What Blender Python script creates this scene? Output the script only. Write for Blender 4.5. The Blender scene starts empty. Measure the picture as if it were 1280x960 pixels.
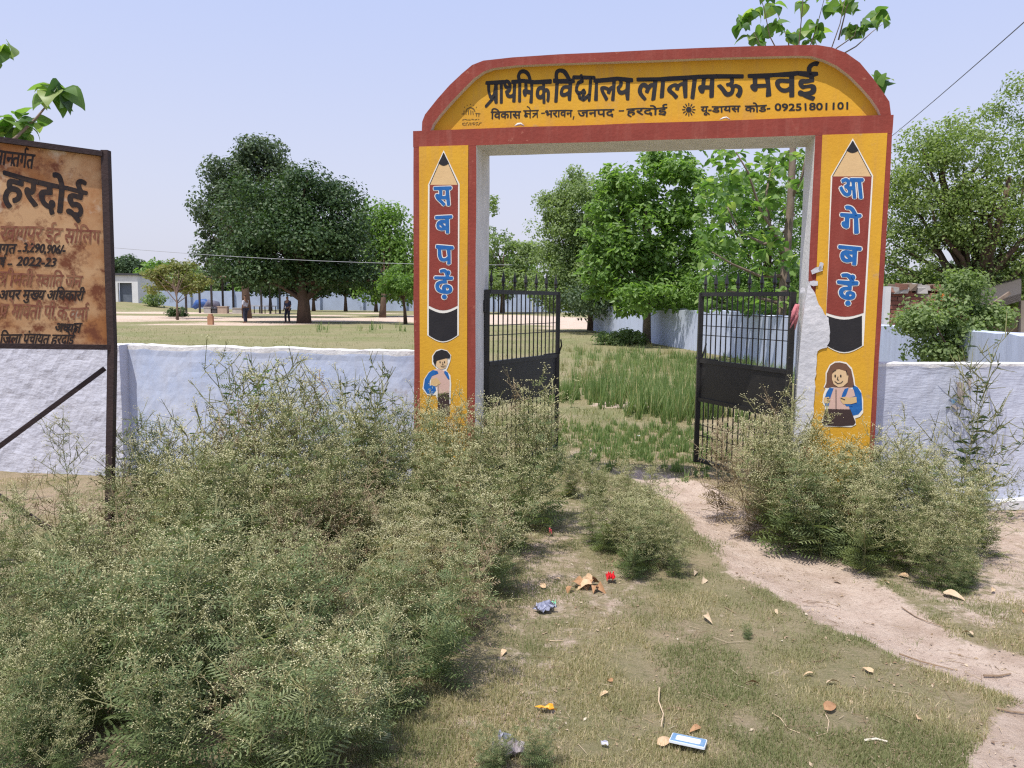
import bpy, bmesh, math, random
import numpy as np
from mathutils import Vector, Matrix, noise as mnoise

sc = bpy.context.scene
COL = sc.collection
# ------------------------------------------------------------------ camera
FPX, PITCH, ROLL, EYE = 998.9, 0.1042, 0.0098, 1.6
cp, sp = math.cos(PITCH), math.sin(PITCH)
FWD = Vector((0, cp, -sp)); _u = Vector((0, sp, cp)); _r = Vector((1, 0, 0))
RT = math.cos(ROLL) * _r + math.sin(ROLL) * _u
UP = -math.sin(ROLL) * _r + math.cos(ROLL) * _u
CAM = Vector((0, 0, EYE))
camd = bpy.data.cameras.new('camera'); cam = bpy.data.objects.new('camera', camd); COL.objects.link(cam)
camd.sensor_width = 36; camd.lens = FPX / 1280 * 36; camd.clip_start = 0.05; camd.clip_end = 3000
M = Matrix.Identity(4)
for i in range(3):
    M[i][0] = RT[i]; M[i][1] = UP[i]; M[i][2] = -FWD[i]; M[i][3] = CAM[i]
cam.matrix_world = M
sc.camera = cam
# ------------------------------------------------------------------ light
SUN = Vector((-0.27, -0.33, 1.0)).normalized()
elev = math.asin(SUN.z); rot = math.atan2(SUN.x, SUN.y)
w = bpy.data.worlds.new("World"); sc.world = w; w.use_nodes = True
nt = w.node_tree; nt.nodes.clear()
sky = nt.nodes.new('ShaderNodeTexSky'); sky.sky_type = 'NISHITA'; sky.sun_disc = False
sky.sun_elevation = elev; sky.sun_rotation = rot; sky.air_density = 1.0; sky.dust_density = 3.5; sky.ozone_density = 2.2
hz = nt.nodes.new('ShaderNodeMix'); hz.data_type = 'RGBA'; hz.inputs[0].default_value = 0.66
hz.inputs[7].default_value = (7.6, 8.15, 10.9, 1)
bg = nt.nodes.new('ShaderNodeBackground'); bg.inputs[1].default_value = 0.1
out = nt.nodes.new('ShaderNodeOutputWorld')
tc = nt.nodes.new('ShaderNodeTexCoord'); sx = nt.nodes.new('ShaderNodeSeparateXYZ'); nt.links.new(tc.outputs['Generated'], sx.inputs[0])
mr = nt.nodes.new('ShaderNodeMapRange'); mr.inputs[1].default_value = .0; mr.inputs[2].default_value = .45; mr.interpolation_type = 'SMOOTHSTEP'; nt.links.new(sx.outputs[2], mr.inputs[0])
hc = nt.nodes.new('ShaderNodeMix'); hc.data_type = 'RGBA'; hc.inputs[6].default_value = (9.2, 9.3, 11.0, 1); hc.inputs[7].default_value = (6.9, 8.0, 12.2, 1)   # dusty air: pale low, bluer high
nt.links.new(mr.outputs[0], hc.inputs[0]); nt.links.new(hc.outputs[2], hz.inputs[7])
nt.links.new(sky.outputs[0], hz.inputs[6]); nt.links.new(hz.outputs[2], bg.inputs[0]); nt.links.new(bg.outputs[0], out.inputs[0])
sl = bpy.data.lights.new('sun', 'SUN'); sl.energy = 4.8; sl.angle = math.radians(0.6); sl.color = (1, 0.95, 0.87)
so = bpy.data.objects.new('sun', sl); COL.objects.link(so); so.rotation_euler = SUN.to_track_quat('Z', 'Y').to_euler()
sc.view_settings.view_transform = 'Standard'; sc.view_settings.look = 'None'
sc.view_settings.exposure = 0.06; sc.view_settings.gamma = 1
sc.cycles.max_bounces = 6; sc.cycles.transparent_max_bounces = 8; sc.cycles.diffuse_bounces = 3
sc.cycles.use_denoising = False; sc.cycles.use_adaptive_sampling = True; sc.cycles.adaptive_threshold = .008; sc.cycles.filter_width = 1.25; sc.cycles.sample_clamp_indirect = 3

# ------------------------------------------------------------------ picture -> place
def ray(x, y):
    return (FWD * FPX + RT * (x - 640) + UP * (480 - y)).normalized()
def at(x, y, Y):
    d = ray(x, y); return CAM + d * (Y / d.y)
def gnd(x, y, z=0.0):
    d = ray(x, y); return CAM + d * ((z - EYE) / d.z)
class Plane:
    """vertical plane: origin o, direction d (horizontal), normal n pointing away from the camera"""
    def __init__(s, o, d):
        s.o = Vector(o); s.d = Vector((d[0], d[1], 0)).normalized(); s.n = Vector((-s.d.y, s.d.x, 0))
        if s.n.y < 0: s.n = -s.n
    def P(s, u, n, z): return s.o + s.d * u + s.n * n + Vector((0, 0, z))
    def hit(s, x, y, n=0.0):
        r = ray(x, y); t = ((s.o - CAM).dot(s.n) + n) / r.dot(s.n); return CAM + r * t
    def uz(s, x, y, n=0.0):
        p = s.hit(x, y, n); return ((p - s.o).dot(s.d), p.z)

# ------------------------------------------------------------------ object helpers
def tag(o, label=None, cat=None, group=None, kind=None):
    if label: o['label'] = label
    if cat: o['category'] = cat
    if group: o['group'] = group
    if kind: o['kind'] = kind
    return o
def empty(name, loc, label=None, cat=None, group=None):
    o = bpy.data.objects.new(name, None); COL.objects.link(o); o.location = loc; o.empty_display_size = .1
    bpy.context.view_layer.update() if False else None
    return tag(o, label, cat, group)
def wloc(o):
    v = Vector((0, 0, 0))
    while o is not None: v = v + o.location; o = o.parent
    return v
def link(name, me, mats, parent=None, smooth=False):
    o = bpy.data.objects.new(name, me); COL.objects.link(o)
    for m in (mats if isinstance(mats, (list, tuple)) else [mats]): me.materials.append(m)
    if parent is not None:
        # geometry is written in world space: shift the mesh so that the object sits on its own origin
        o.parent = parent
        off = wloc(parent)
        me.transform(Matrix.Translation(-off))
    if smooth: me.polygons.foreach_set('use_smooth', [True] * len(me.polygons))
    return o
def recenter(o):
    """put a top-level mesh's origin at the base of its geometry"""
    me = o.data; n = len(me.vertices); a = np.empty(n * 3, 'f'); me.vertices.foreach_get('co', a); a = a.reshape(-1, 3)
    c = Vector(((a[:, 0].min() + a[:, 0].max()) / 2, (a[:, 1].min() + a[:, 1].max()) / 2, a[:, 2].min()))
    me.transform(Matrix.Translation(-c)); o.location = c
    return o

class MB:
    def __init__(s): s.v = []; s.f = []; s.m = []
    def add(s, V, F, mi=0):
        b = len(s.v); s.v += [tuple(p) for p in V]; s.f += [tuple(b + i for i in f) for f in F]; s.m += [mi] * len(F)
    def hexa(s, p, mi=0):   # p: 8 points, bottom ring then top ring
        s.add(p, [(3, 2, 1, 0), (4, 5, 6, 7), (0, 1, 5, 4), (1, 2, 6, 5), (2, 3, 7, 6), (3, 0, 4, 7)], mi)
    def box(s, c, size, d=Vector((1, 0, 0)), mi=0):
        d = Vector((d[0], d[1], 0)).normalized(); n = Vector((-d.y, d.x, 0)); c = Vector(c)
        hx, hy, hz_ = size[0] / 2, size[1] / 2, size[2] / 2
        P = [c + d * a + n * b + Vector((0, 0, e)) for e in (-hz_, hz_) for a, b in ((-hx, -hy), (hx, -hy), (hx, hy), (-hx, hy))]
        s.hexa(P, mi)
    def bar(s, a, b, wd, dp=None, mi=0, up=None):
        a = Vector(a); b = Vector(b); dp = dp or wd; t = (b - a).normalized()
        r = t.cross(Vector((0, 0, 1)) if abs(t.z) < .95 else Vector((0, 1, 0))).normalized(); q = r.cross(t).normalized()
        s.hexa([p + r * i * wd / 2 + q * j * dp / 2 for p in (a, b) for i, j in ((-1, -1), (1, -1), (1, 1), (-1, 1))], mi)
    def tube(s, pts, rad, n=6, mi=0, cap=True):
        pts = [Vector(p) for p in pts]; rad = rad if hasattr(rad, '__len__') else [rad] * len(pts)
        b = len(s.v); pr = None
        for i, p in enumerate(pts):
            t = (pts[min(i + 1, len(pts) - 1)] - pts[max(i - 1, 0)]).normalized()
            if pr is None: pr = t.orthogonal().normalized()
            r = (pr - t * pr.dot(t)).normalized(); pr = r; q = t.cross(r)
            for k in range(n):
                a = 2 * math.pi * k / n; s.v.append(tuple(p + (r * math.cos(a) + q * math.sin(a)) * rad[i]))
        for i in range(len(pts) - 1):
            for k in range(n):
                a0 = b + i * n + k; a1 = b + i * n + (k + 1) % n
                s.f.append((a0, a1, a1 + n, a0 + n)); s.m.append(mi)
        if cap:
            s.f.append(tuple(b + k for k in reversed(range(n)))); s.m.append(mi)
            s.f.append(tuple(b + (len(pts) - 1) * n + k for k in range(n))); s.m.append(mi)
    def prism(s, poly, plane, n0, n1, mi=0, side=None):   # poly list of (u,z)
        k = len(poly); side = mi if side is None else side
        A = [plane.P(u, n0, z) for u, z in poly]; B = [plane.P(u, n1, z) for u, z in poly]
        b = len(s.v); s.v += [tuple(p) for p in A + B]
        s.f.append(tuple(b + i for i in range(k))); s.m.append(mi)
        s.f.append(tuple(b + k + i for i in reversed(range(k)))); s.m.append(side)
        for i in range(k):
            j = (i + 1) % k; s.f.append((b + i, b + k + i, b + k + j, b + j)); s.m.append(side)
    def build(s, name, mats, parent=None, smooth=False):
        me = bpy.data.meshes.new(name); me.from_pydata(s.v, [], s.f); me.update()
        bm = bmesh.new(); bm.from_mesh(me); bmesh.ops.recalc_face_normals(bm, faces=bm.faces); bm.to_mesh(me); bm.free()
        me.polygons.foreach_set('material_index', s.m)
        o = link(name, me, mats, parent, smooth)
        return o

class Soup:
    """loose leaf and blade polygons collected as arrays, built into one mesh"""
    def __init__(s): s.P = []; s.k = []; s.c = []; s.m = []
    def add(s, A, v, mi=0):
        A = np.asarray(A, 'f'); n, k = A.shape[:2]
        s.P.append(A.reshape(-1, 3)); s.k.append(np.full(n, k, 'i')); s.c.append(np.broadcast_to(np.asarray(v, 'f'), (n,)).copy()); s.m.append(np.full(n, mi, 'i'))
    def inst(s, T, v_or_None, mi, pos, R, scale, cv):
        """T (m,k,3) template; pos (N,3) R (N,3,3) scale (N,)"""
        A = np.einsum('nij,mkj->nmki', R, T) * np.asarray(scale)[:, None, None, None] + pos[:, None, None, :]
        n, m, k = A.shape[:3]
        s.add(A.reshape(n * m, k, 3), np.repeat(cv, m), mi)
    def data(s): return np.concatenate(s.P), np.concatenate(s.k), np.concatenate(s.c), np.concatenate(s.m)
    def add_data(s, d, R, t, sc_, dv=0.0):
        P, k, c, m = d; s.P.append(((P * sc_) @ R.T + t).astype('f')); s.k.append(k); s.c.append(np.clip(c + dv, 0, 1)); s.m.append(m)
    def mesh(s, name, smooth=False):
        P, k, c, m = s.data(); me = bpy.data.meshes.new(name); nv = len(P)
        me.vertices.add(nv); me.vertices.foreach_set('co', P.ravel())
        me.loops.add(nv); me.loops.foreach_set('vertex_index', np.arange(nv, dtype='i'))
        st = np.concatenate([[0], np.cumsum(k)[:-1]]).astype('i')
        me.polygons.add(len(k)); me.polygons.foreach_set('loop_start', st); me.polygons.foreach_set('loop_total', k)
        me.polygons.foreach_set('material_index', m)
        a = me.attributes.new('tone', 'FLOAT', 'FACE'); a.data.foreach_set('value', c)
        me.update(calc_edges=True)
        if smooth: me.polygons.foreach_set('use_smooth', np.ones(len(k), bool))
        return me
    def build(s, name, mats, parent=None, smooth=False): return link(name, s.mesh(name, smooth), mats, parent)

def rnd_rot(rng, N, nrm=None, spread=0.6):
    """random frames; if nrm given their local z leans to nrm"""
    z = rng.normal(size=(N, 3))
    if nrm is not None: z = z * spread + nrm
    z /= np.linalg.norm(z, axis=1)[:, None] + 1e-9
    a = rng.normal(size=(N, 3)); x = a - z * (a * z).sum(1)[:, None]; x /= np.linalg.norm(x, axis=1)[:, None] + 1e-9
    y = np.cross(z, x)
    return np.stack([x, y, z], axis=2)

# ------------------------------------------------------------------ materials
def N(nt, t, **kw):
    n = nt.nodes.new(t)
    for k, v in kw.items(): setattr(n, k, v)
    return n
def mat(name, c1, c2=None, scale=4.0, rough=.85, bump=0.0, bscale=40., c3=None, t3=.62, s3=2.0, stretch=(1, 1, 1), metal=0.0, spec=.3, dist=.01, streak=None, sfac=.5):
    m = bpy.data.materials.new(name); m.use_nodes = True; nt = m.node_tree; b = nt.nodes['Principled BSDF']
    b.inputs['Roughness'].default_value = rough; b.inputs['Metallic'].default_value = metal; b.inputs['Specular IOR Level'].default_value = spec
    b.inputs['Base Color'].default_value = (*c1, 1)
    geo = N(nt, 'ShaderNodeNewGeometry'); mp = N(nt, 'ShaderNodeVectorMath', operation='MULTIPLY'); mp.inputs[1].default_value = stretch
    nt.links.new(geo.outputs['Position'], mp.inputs[0])
    if c2 is not None:
        ns = N(nt, 'ShaderNodeTexNoise'); ns.inputs['Scale'].default_value = scale; ns.inputs['Detail'].default_value = 6; ns.inputs['Roughness'].default_value = .65
        nt.links.new(mp.outputs[0], ns.inputs['Vector'])
        rp = N(nt, 'ShaderNodeMapRange'); rp.inputs[1].default_value = .35; rp.inputs[2].default_value = .65
        nt.links.new(ns.outputs[0], rp.inputs[0])
        mx = N(nt, 'ShaderNodeMix', data_type='RGBA'); mx.inputs[6].default_value = (*c1, 1); mx.inputs[7].default_value = (*c2, 1)
        nt.links.new(rp.outputs[0], mx.inputs[0]); last = mx.outputs[2]
        if c3 is not None:
            n3 = N(nt, 'ShaderNodeTexNoise'); n3.inputs['Scale'].default_value = s3; n3.inputs['Detail'].default_value = 8; n3.inputs['Roughness'].default_value = .7
            nt.links.new(mp.outputs[0], n3.inputs['Vector'])
            r3 = N(nt, 'ShaderNodeMapRange'); r3.inputs[1].default_value = t3; r3.inputs[2].default_value = t3 + .05
            nt.links.new(n3.outputs[0], r3.inputs[0])
            m3 = N(nt, 'ShaderNodeMix', data_type='RGBA'); m3.inputs[7].default_value = (*c3, 1)
            nt.links.new(r3.outputs[0], m3.inputs[0]); nt.links.new(last, m3.inputs[6]); last = m3.outputs[2]
        if streak is not None:
            vs = N(nt, 'ShaderNodeVectorMath', operation='MULTIPLY'); vs.inputs[1].default_value = (9, 9, .9); nt.links.new(geo.outputs['Position'], vs.inputs[0])
            n4 = N(nt, 'ShaderNodeTexNoise'); n4.inputs['Scale'].default_value = 1.6; n4.inputs['Detail'].default_value = 8; n4.inputs['Roughness'].default_value = .68; nt.links.new(vs.outputs[0], n4.inputs['Vector'])
            r4 = N(nt, 'ShaderNodeMapRange'); r4.inputs[1].default_value = .50; r4.inputs[2].default_value = .72; r4.inputs[4].default_value = sfac; nt.links.new(n4.outputs[0], r4.inputs[0])
            m4 = N(nt, 'ShaderNodeMix', data_type='RGBA'); m4.inputs[7].default_value = (*streak, 1)
            nt.links.new(r4.outputs[0], m4.inputs[0]); nt.links.new(last, m4.inputs[6]); last = m4.outputs[2]
        nt.links.new(last, b.inputs['Base Color'])
    if bump > 0:
        nb = N(nt, 'ShaderNodeTexNoise'); nb.inputs['Scale'].default_value = bscale; nb.inputs['Detail'].default_value = 5
        nt.links.new(mp.outputs[0], nb.inputs['Vector'])
        bp = N(nt, 'ShaderNodeBump'); bp.inputs['Strength'].default_value = bump; bp.inputs['Distance'].default_value = dist
        nt.links.new(nb.outputs[0], bp.inputs['Height']); nt.links.new(bp.outputs[0], b.inputs['Normal'])
    return m
def leafmat(name, ca, cb, trans=.35, rough=.5, cc=None, spec=.35, tcol=None):
    """leaf colour runs from ca to cb by each leaf's own random tone; light also comes through"""
    m = bpy.data.materials.new(name); m.use_nodes = True; nt = m.node_tree; b = nt.nodes['Principled BSDF']
    b.inputs['Roughness'].default_value = rough; b.inputs['Specular IOR Level'].default_value = spec
    at_ = N(nt, 'ShaderNodeAttribute', attribute_name='tone')
    cr = N(nt, 'ShaderNodeValToRGB'); cr.color_ramp.elements[0].color = (*ca, 1); cr.color_ramp.elements[1].color = (*cb, 1)
    if cc is not None:
        cr.color_ramp.elements[1].position = .85; e = cr.color_ramp.elements.new(1.0); e.color = (*cc, 1)
    nt.links.new(at_.outputs['Fac'], cr.inputs[0]); nt.links.new(cr.outputs[0], b.inputs['Base Color'])
    tr = N(nt, 'ShaderNodeBsdfTranslucent'); mg = N(nt, 'ShaderNodeMix', data_type='RGBA', blend_type='MULTIPLY'); mg.inputs[0].default_value = 1
    mg.inputs[7].default_value = (*(tcol or (1.5, 1.7, .7)), 1)
    nt.links.new(cr.outputs[0], mg.inputs[6]); nt.links.new(mg.outputs[2], tr.inputs[0])
    ms = N(nt, 'ShaderNodeMixShader'); ms.inputs[0].default_value = trans; o = nt.nodes['Material Output']
    nt.links.new(b.outputs[0], ms.inputs[1]); nt.links.new(tr.outputs[0], ms.inputs[2]); nt.links.new(ms.outputs[0], o.inputs[0])
    return m

M_ = {}
M_['yellow'] = mat('yellow_paint', (.66, .36, .028), (.60, .31, .024), 3, .72, .18, 45, c3=(.52, .31, .10), t3=.63, s3=7, streak=(.50, .27, .07), sfac=.55)
M_['red'] = mat('oxide_red_paint', (.27, .052, .036), (.22, .042, .03), 5, .78, .25, 40, c3=(.36, .13, .09), t3=.64, s3=11, streak=(.31, .10, .075), sfac=.6)
M_['pencilred'] = mat('pencil_red_paint', (.25, .045, .032), (.21, .038, .028), 6, .7, .2, 60, c3=(.36, .16, .12), t3=.68, s3=16, streak=(.30, .08, .06), sfac=.4)
M_['white'] = mat('white_paint', (.72, .71, .68), (.62, .61, .59), 5, .8, .3, 40)
M_['whiteline'] = mat('white_line_paint', (.75, .72, .65), None, rough=.8)
M_['greywash'] = mat('dirty_whitewash', (.76, .75, .73), (.66, .65, .63), 6, .85, .4, 35, c3=(.40, .36, .32), t3=.70, s3=12, streak=(.50, .48, .45), sfac=.5)
M_['black'] = mat('black_paint', (.016, .015, .018), (.022, .02, .022), 8, .6, .15, 60, c3=(.10, .09, .085), t3=.70, s3=25)
M_['cream'] = mat('cream_paint', (.68, .47, .24), (.62, .42, .21), 6, .75, .1, 50)
M_['blue'] = mat('blue_paint', (.012, .10, .33), (.02, .14, .40), 30, .7)
M_['skin'] = mat('painted_skin', (.66, .46, .26), None, rough=.8)
M_['skin2'] = mat('painted_skin_tan', (.62, .42, .20), None, rough=.8)
M_['pink'] = mat('painted_shirt', (.60, .40, .33), None, rough=.8)
M_['brownhair'] = mat('painted_brown', (.17, .085, .05), (.14, .07, .045), 20, .8)
M_['darkbrown'] = mat('painted_dark_brown', (.05, .03, .028), None, rough=.8)
M_['iron'] = mat('black_enamel_iron', (.012, .012, .013), (.02, .018, .017), 12, .42, .2, 80, spec=.5, c3=(.09, .075, .06), t3=.66, s3=14)
M_['steel'] = mat('dull_steel', (.35, .34, .33), (.25, .22, .2), 20, .45, metal=.8)

# =================================================================== GATEWAY (fitted to the photograph)
YAW, DIST = -0.2017, 6.4273
GP = Plane((0, DIST, 0), (math.cos(YAW), math.sin(YAW)))
UL, UR, HT, HB, TH, PW = -0.8292, 2.7581, 2.9457, 2.8179, 0.46, 0.5217
gate = empty('school_gateway', GP.P((UL + UR) / 2, 0, 0), 'yellow and red painted school gateway with pencil pillars and curved name panel on top', 'gateway')

def gpoly(pts, n=0.0): return [GP.uz(x, y, n) for x, y in pts]

def relief_box(u0, u1, z0, z1, n0, n1, nu, nz, amp, seed, tilt=None):
    """box with its faces cut in cells and slightly uneven, as hand plaster is"""
    bm = bmesh.new(); bmesh.ops.create_cube(bm, size=1)
    bmesh.ops.subdivide_edges(bm, edges=[e for e in bm.edges if abs(e.verts[0].co.z - e.verts[1].co.z) > .5], cuts=nz, use_grid_fill=True)
    bmesh.ops.subdivide_edges(bm, edges=[e for e in bm.edges if abs(e.verts[0].co.x - e.verts[1].co.x) > .5], cuts=nu, use_grid_fill=True)
    for v in bm.verts:
        u = u0 + (v.co.x + .5) * (u1 - u0); z = z0 + (v.co.z + .5) * (z1 - z0); n = n0 + (v.co.y + .5) * (n1 - n0)
        q = Vector((u * 2.2 + seed, n * 2, z * 2.2))
        u += amp * (mnoise.noise(q)); z += amp * .6 * (mnoise.noise(q + Vector((9, 3, 1)))); n += 0
        v.co = GP.P(u, n, z)
    return bm
def bm_link(bm, name, mats, parent, pick):
    bmesh.ops.recalc_face_normals(bm, faces=bm.faces)
    for f in bm.faces: f.material_index = pick(f)
    me = bpy.data.meshes.new(name); bm.to_mesh(me); bm.free()
    return link(name, me, mats, parent)
def front(f): return f.normal.dot(-GP.n) > .7
# pillars: front red, sides whitewashed
for side, (a, b) in enumerate(((UL, UL + PW), (UR - PW, UR))):
    bm = relief_box(a, b, -.15, HB, 0, TH, 2, 14, .006, side * 7)
    bm_link(bm, 'pillar', [M_['red'], M_['greywash']], gate,
            lambda f: 0 if (front(f) or (f.normal.dot(GP.d) < -.7 and side == 0) or (f.normal.dot(GP.d) > .7 and side == 1)) else 1)
bm = relief_box(UL, UR, HB, HT, -.001, TH, 16, 1, .006, 3)
bm_link(bm, 'beam', [M_['red'], M_['greywash']], gate, lambda f: 0 if (front(f) or f.normal.z > .7 or abs(f.normal.dot(GP.d)) > .7) else 1)

# arch: outer and inner outlines traced, given thickness
outer = [(527, 163), (527.5, 152), (531, 143), (546, 124), (562, 106), (578, 91), (590, 81), (604, 75.5), (640, 71.5), (700, 67.5), (760, 65), (820, 62), (880, 59.5), (940, 57.5), (1000, 56), (1022, 56), (1040, 59), (1058, 66), (1075, 78), (1090, 96), (1102, 112), (1112, 127), (1114, 143)]
inner = [(538, 163), (541, 155), (549, 144), (562, 129), (578, 112), (592, 98), (604, 89.5), (616, 85), (645, 81.5), (700, 79), (760, 77), (820, 75), (880, 72.5), (940, 70.8), (996, 69.5), (1014, 70), (1030, 74.5), (1046, 82), (1062, 94), (1077, 109), (1090, 124), (1098, 136), (1101, 146)]
OU = gpoly(outer); IN = gpoly(inner)
OU[0] = (OU[0][0], HT); OU[-1] = (OU[-1][0], HT); IN[0] = (IN[0][0], HT); IN[-1] = (IN[-1][0], HT)
mb = MB(); k = len(OU); nf, nb_ = .004, .30
V = [GP.P(u, nf, z) for u, z in OU] + [GP.P(u, nf, z) for u, z in IN] + [GP.P(u, nb_, z) for u, z in OU] + [GP.P(u, nb_, z) for u, z in IN]
F = []; mi = []
for i in range(k - 1):
    F += [(i, i + 1, k + i + 1, k + i)]; mi.append(0)
    F += [(2 * k + i, 2 * k + i + 1, i + 1, i)]; mi.append(0)
    F += [(k + i, k + i + 1, 3 * k + i + 1, 3 * k + i)]; mi.append(1)
    F += [(3 * k + i, 3 * k + i + 1, 2 * k + i + 1, 2 * k + i)]; mi.append(0)
mb.add(V, F); mb.m = mi
mb.build('arch_border', [M_['red'], M_['white']], gate)
mb = MB(); mb.prism([(u, z) for u, z in IN], GP, .062, .2)
mb.build('name_panel', [M_['yellow']], gate)

# yellow fields on the pillars, a few mm proud
ZB = .22
def sheet(plane, polyuz, n, name, m, parent, th=.002):
    mb = MB(); mb.prism(polyuz, plane, n - th, n, 0); return mb.build(name, [m], parent)
def px_sheet(pts, n, name, m, parent, th=.002, plane=GP):
    return sheet(plane, [plane.uz(x, y, n - th) for x, y in pts], n, name, m, parent, th)
l1 = gpoly([(524, 183), (585.5, 182), (582.7, 500)]); zt = (l1[0][1] + l1[1][1]) / 2
sheet(GP, [(l1[0][0], ZB), (l1[0][0] + .003, .9), (l1[0][0], zt), (l1[1][0], zt), (l1[1][0] - .004, 1.6), (l1[1][0], ZB)], -.001, 'yellow_field', M_['yellow'], gate, .004)
l2 = gpoly([(1028, 168), (1109, 167)]); zt = (l2[0][1] + l2[1][1]) / 2
sheet(GP, [(l2[0][0] + .02, ZB), (l2[0][0] + .01, .9), (l2[0][0], zt), (l2[1][0], zt), (l2[1][0] - .003, 1.6), (l2[1][0], ZB)], -.001, 'yellow_field', M_['yellow'], gate, .004)
# worn plaster patch on the right pillar: new plaster over the paint, ragged edge
random.seed(4)
patch = [(1011, 352), (1017, 364), (1022, 376), (1028, 388), (1035, 398), (1037, 410), (1036.5, 425), (1033, 435), (1025, 437), (1021, 440), (1021, 455), (1019, 475), (1018.5, 500), (1016, 520), (1012, 541), (1006, 552), (1000, 556), (991.5, 557), (994.5, 520), (999.5, 440), (1006, 380)]
pp = []
for i in range(len(patch)):
    a = patch[i]; b = patch[(i + 1) % len(patch)]
    for t in (0, .33, .66):
        j = .9 if i < 16 else 0
        pp.append((a[0] + (b[0] - a[0]) * t + random.uniform(-j, j), a[1] + (b[1] - a[1]) * t + random.uniform(-j, j)))
M_['plaster'] = mat('bare_plaster', (.62, .61, .63), (.50, .50, .53), 9, .9, .5, 30, c3=(.30, .28, .27), t3=.66, s3=18, dist=.012)
px_sheet(pp, -.009, 'plaster_patch', M_['plaster'], gate, .004)
for (x, y, wd, ht, rz) in ((1021, 338, 15, 5, -20), (1026, 333, 5, 9, 10), (1017, 354, 10, 5, 0), (1003, 363, 6, 5, 0)):
    c = math.cos(math.radians(rz)); s_ = math.sin(math.radians(rz))
    px_sheet([(x + (a * c - b * s_) + random.uniform(-.6, .6), y + (a * s_ + b * c) + random.uniform(-.6, .6)) for a, b in ((-wd / 2, -ht / 2), (0, -ht / 2 - 1), (wd / 2, -ht / 2), (wd / 2, ht / 2), (0, ht / 2 + .8), (-wd / 2, ht / 2))], -.012, 'paint_chip', M_['plaster'], gate, .003)
for (x, y, r) in ((649, 155.5, 2.5), (906, 147.5, 1.6)):   # lumps of lime left on the ledge
    p = GP.hit(x, y, .03); mb = MB()
    mb.tube([p + Vector((-.035, 0, -.012)), p + Vector((-.01, 0, .0)), p + Vector((.012, 0, .004)), p + Vector((.04, 0, -.012))], [.004, .018 * r / 4, .015 * r / 4, .004], 6)
    mb.build('lime_lump', [M_['white']], gate, True)

# pencils
def pencil(xl, xr, tip, ytip2, ycone, xl2, xr2, yarc, xl3, xr3, yend, dy_arc, dy_end, parent):
    """traced pencil: white line, wood cone, lead, red body, white band, black end"""
    def arc(x0, x1, y, dy, n=8): return [(x0 + (x1 - x0) * t / n, y + dy * math.sin(math.pi * t / n)) for t in range(n + 1)]
    o = 2.0
    outl = [(tip[0], tip[1] - 3.2), (xr + o, ycone - 1)] + [(xr3 + o, yend)] + arc(xr3 + o, xl3 - o, yend, dy_end + 1.5)[1:-1] + [(xl3 - o, yend), (xl - o, ycone)]
    px_sheet(outl, -.0065, 'white_outline', M_['whiteline'], parent, .0012)
    px_sheet([tip, (xr, ycone), (xl, ycone + .5)], -.0078, 'pencil_wood', M_['cream'], parent, .001)
    for a, b in ((tip, (xr, ycone)), (tip, (xl, ycone))):
        px_sheet([(a[0] - .4, a[1]), (a[0] + .4, a[1]), (b[0] + .4, b[1]), (b[0] - .4, b[1])], -.0092, 'pencil_edge_line', M_['black'], parent, .0008)
    f = (ytip2 - tip[1]) / (ycone - tip[1])
    lx0 = tip[0] + (xl - tip[0]) * f; lx1 = tip[0] + (xr - tip[0]) * f
    px_sheet([tip] + arc(lx1, lx0, ytip2 - 2, 3.2), -.0093, 'pencil_lead', M_['black'], parent, .001)
    px_sheet([(xl, ycone), (xr, ycone)] + arc(xr2, xl2, yarc, dy_arc), -.0079, 'pencil_body', M_['pencilred'], parent, .001)
    top = arc(xr3, xl3, yarc + 3.5, dy_arc)
    px_sheet(list(reversed(top)) + [(xr3, yend)] + arc(xr3, xl3, yend, dy_end)[1:], -.0080, 'pencil_end', M_['black'], parent, .001)
pencil(537, 572.5, (554.5, 191), 206, 231, 536, 572, 382, 536, 571.5, 419, 6, 7.5, gate)
pencil(1040.5, 1089.5, (1066, 176), 190, 220.5, 1033, 1079.5, 391, 1033.5, 1077.5, 432, 5, 8, gate)

# =================================================================== LETTERING
_gc = {}
def font_glyph(body):
    if body in _gc: return _gc[body]
    c = bpy.data.curves.new('t', 'FONT'); c.body = body; c.size = 1; c.resolution_u = 3
    o = bpy.data.objects.new('t', c); COL.objects.link(o); bpy.context.view_layer.update()
    me = bpy.data.meshes.new_from_object(o.evaluated_get(bpy.context.evaluated_depsgraph_get()))
    V = [(v.co.x, v.co.y) for v in me.vertices]; F = [tuple(p.vertices) for p in me.polygons]
    bpy.data.objects.remove(o); bpy.data.curves.remove(c); bpy.data.meshes.remove(me)
    _gc[body] = (V, F); return V, F
def strokes(lines, wd=.075):
    V, F = [], []
    for L in lines:
        for i, p in enumerate(L):
            b = len(V); V += [(p[0] + wd / 2 * math.cos(a * math.pi / 4), p[1] + wd / 2 * math.sin(a * math.pi / 4)) for a in range(8)]; F.append(tuple(range(b, b + 8)))
            if i < len(L) - 1:
                q = L[i + 1]; dx, dy = q[0] - p[0], q[1] - p[1]; l = math.hypot(dx, dy) or 1; nx, ny = -dy / l * wd / 2, dx / l * wd / 2
                b = len(V); V += [(p[0] + nx, p[1] + ny), (p[0] - nx, p[1] - ny), (q[0] - nx, q[1] - ny), (q[0] + nx, q[1] + ny)]; F.append((b, b + 1, b + 2, b + 3))
    return V, F
HL = .665
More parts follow.
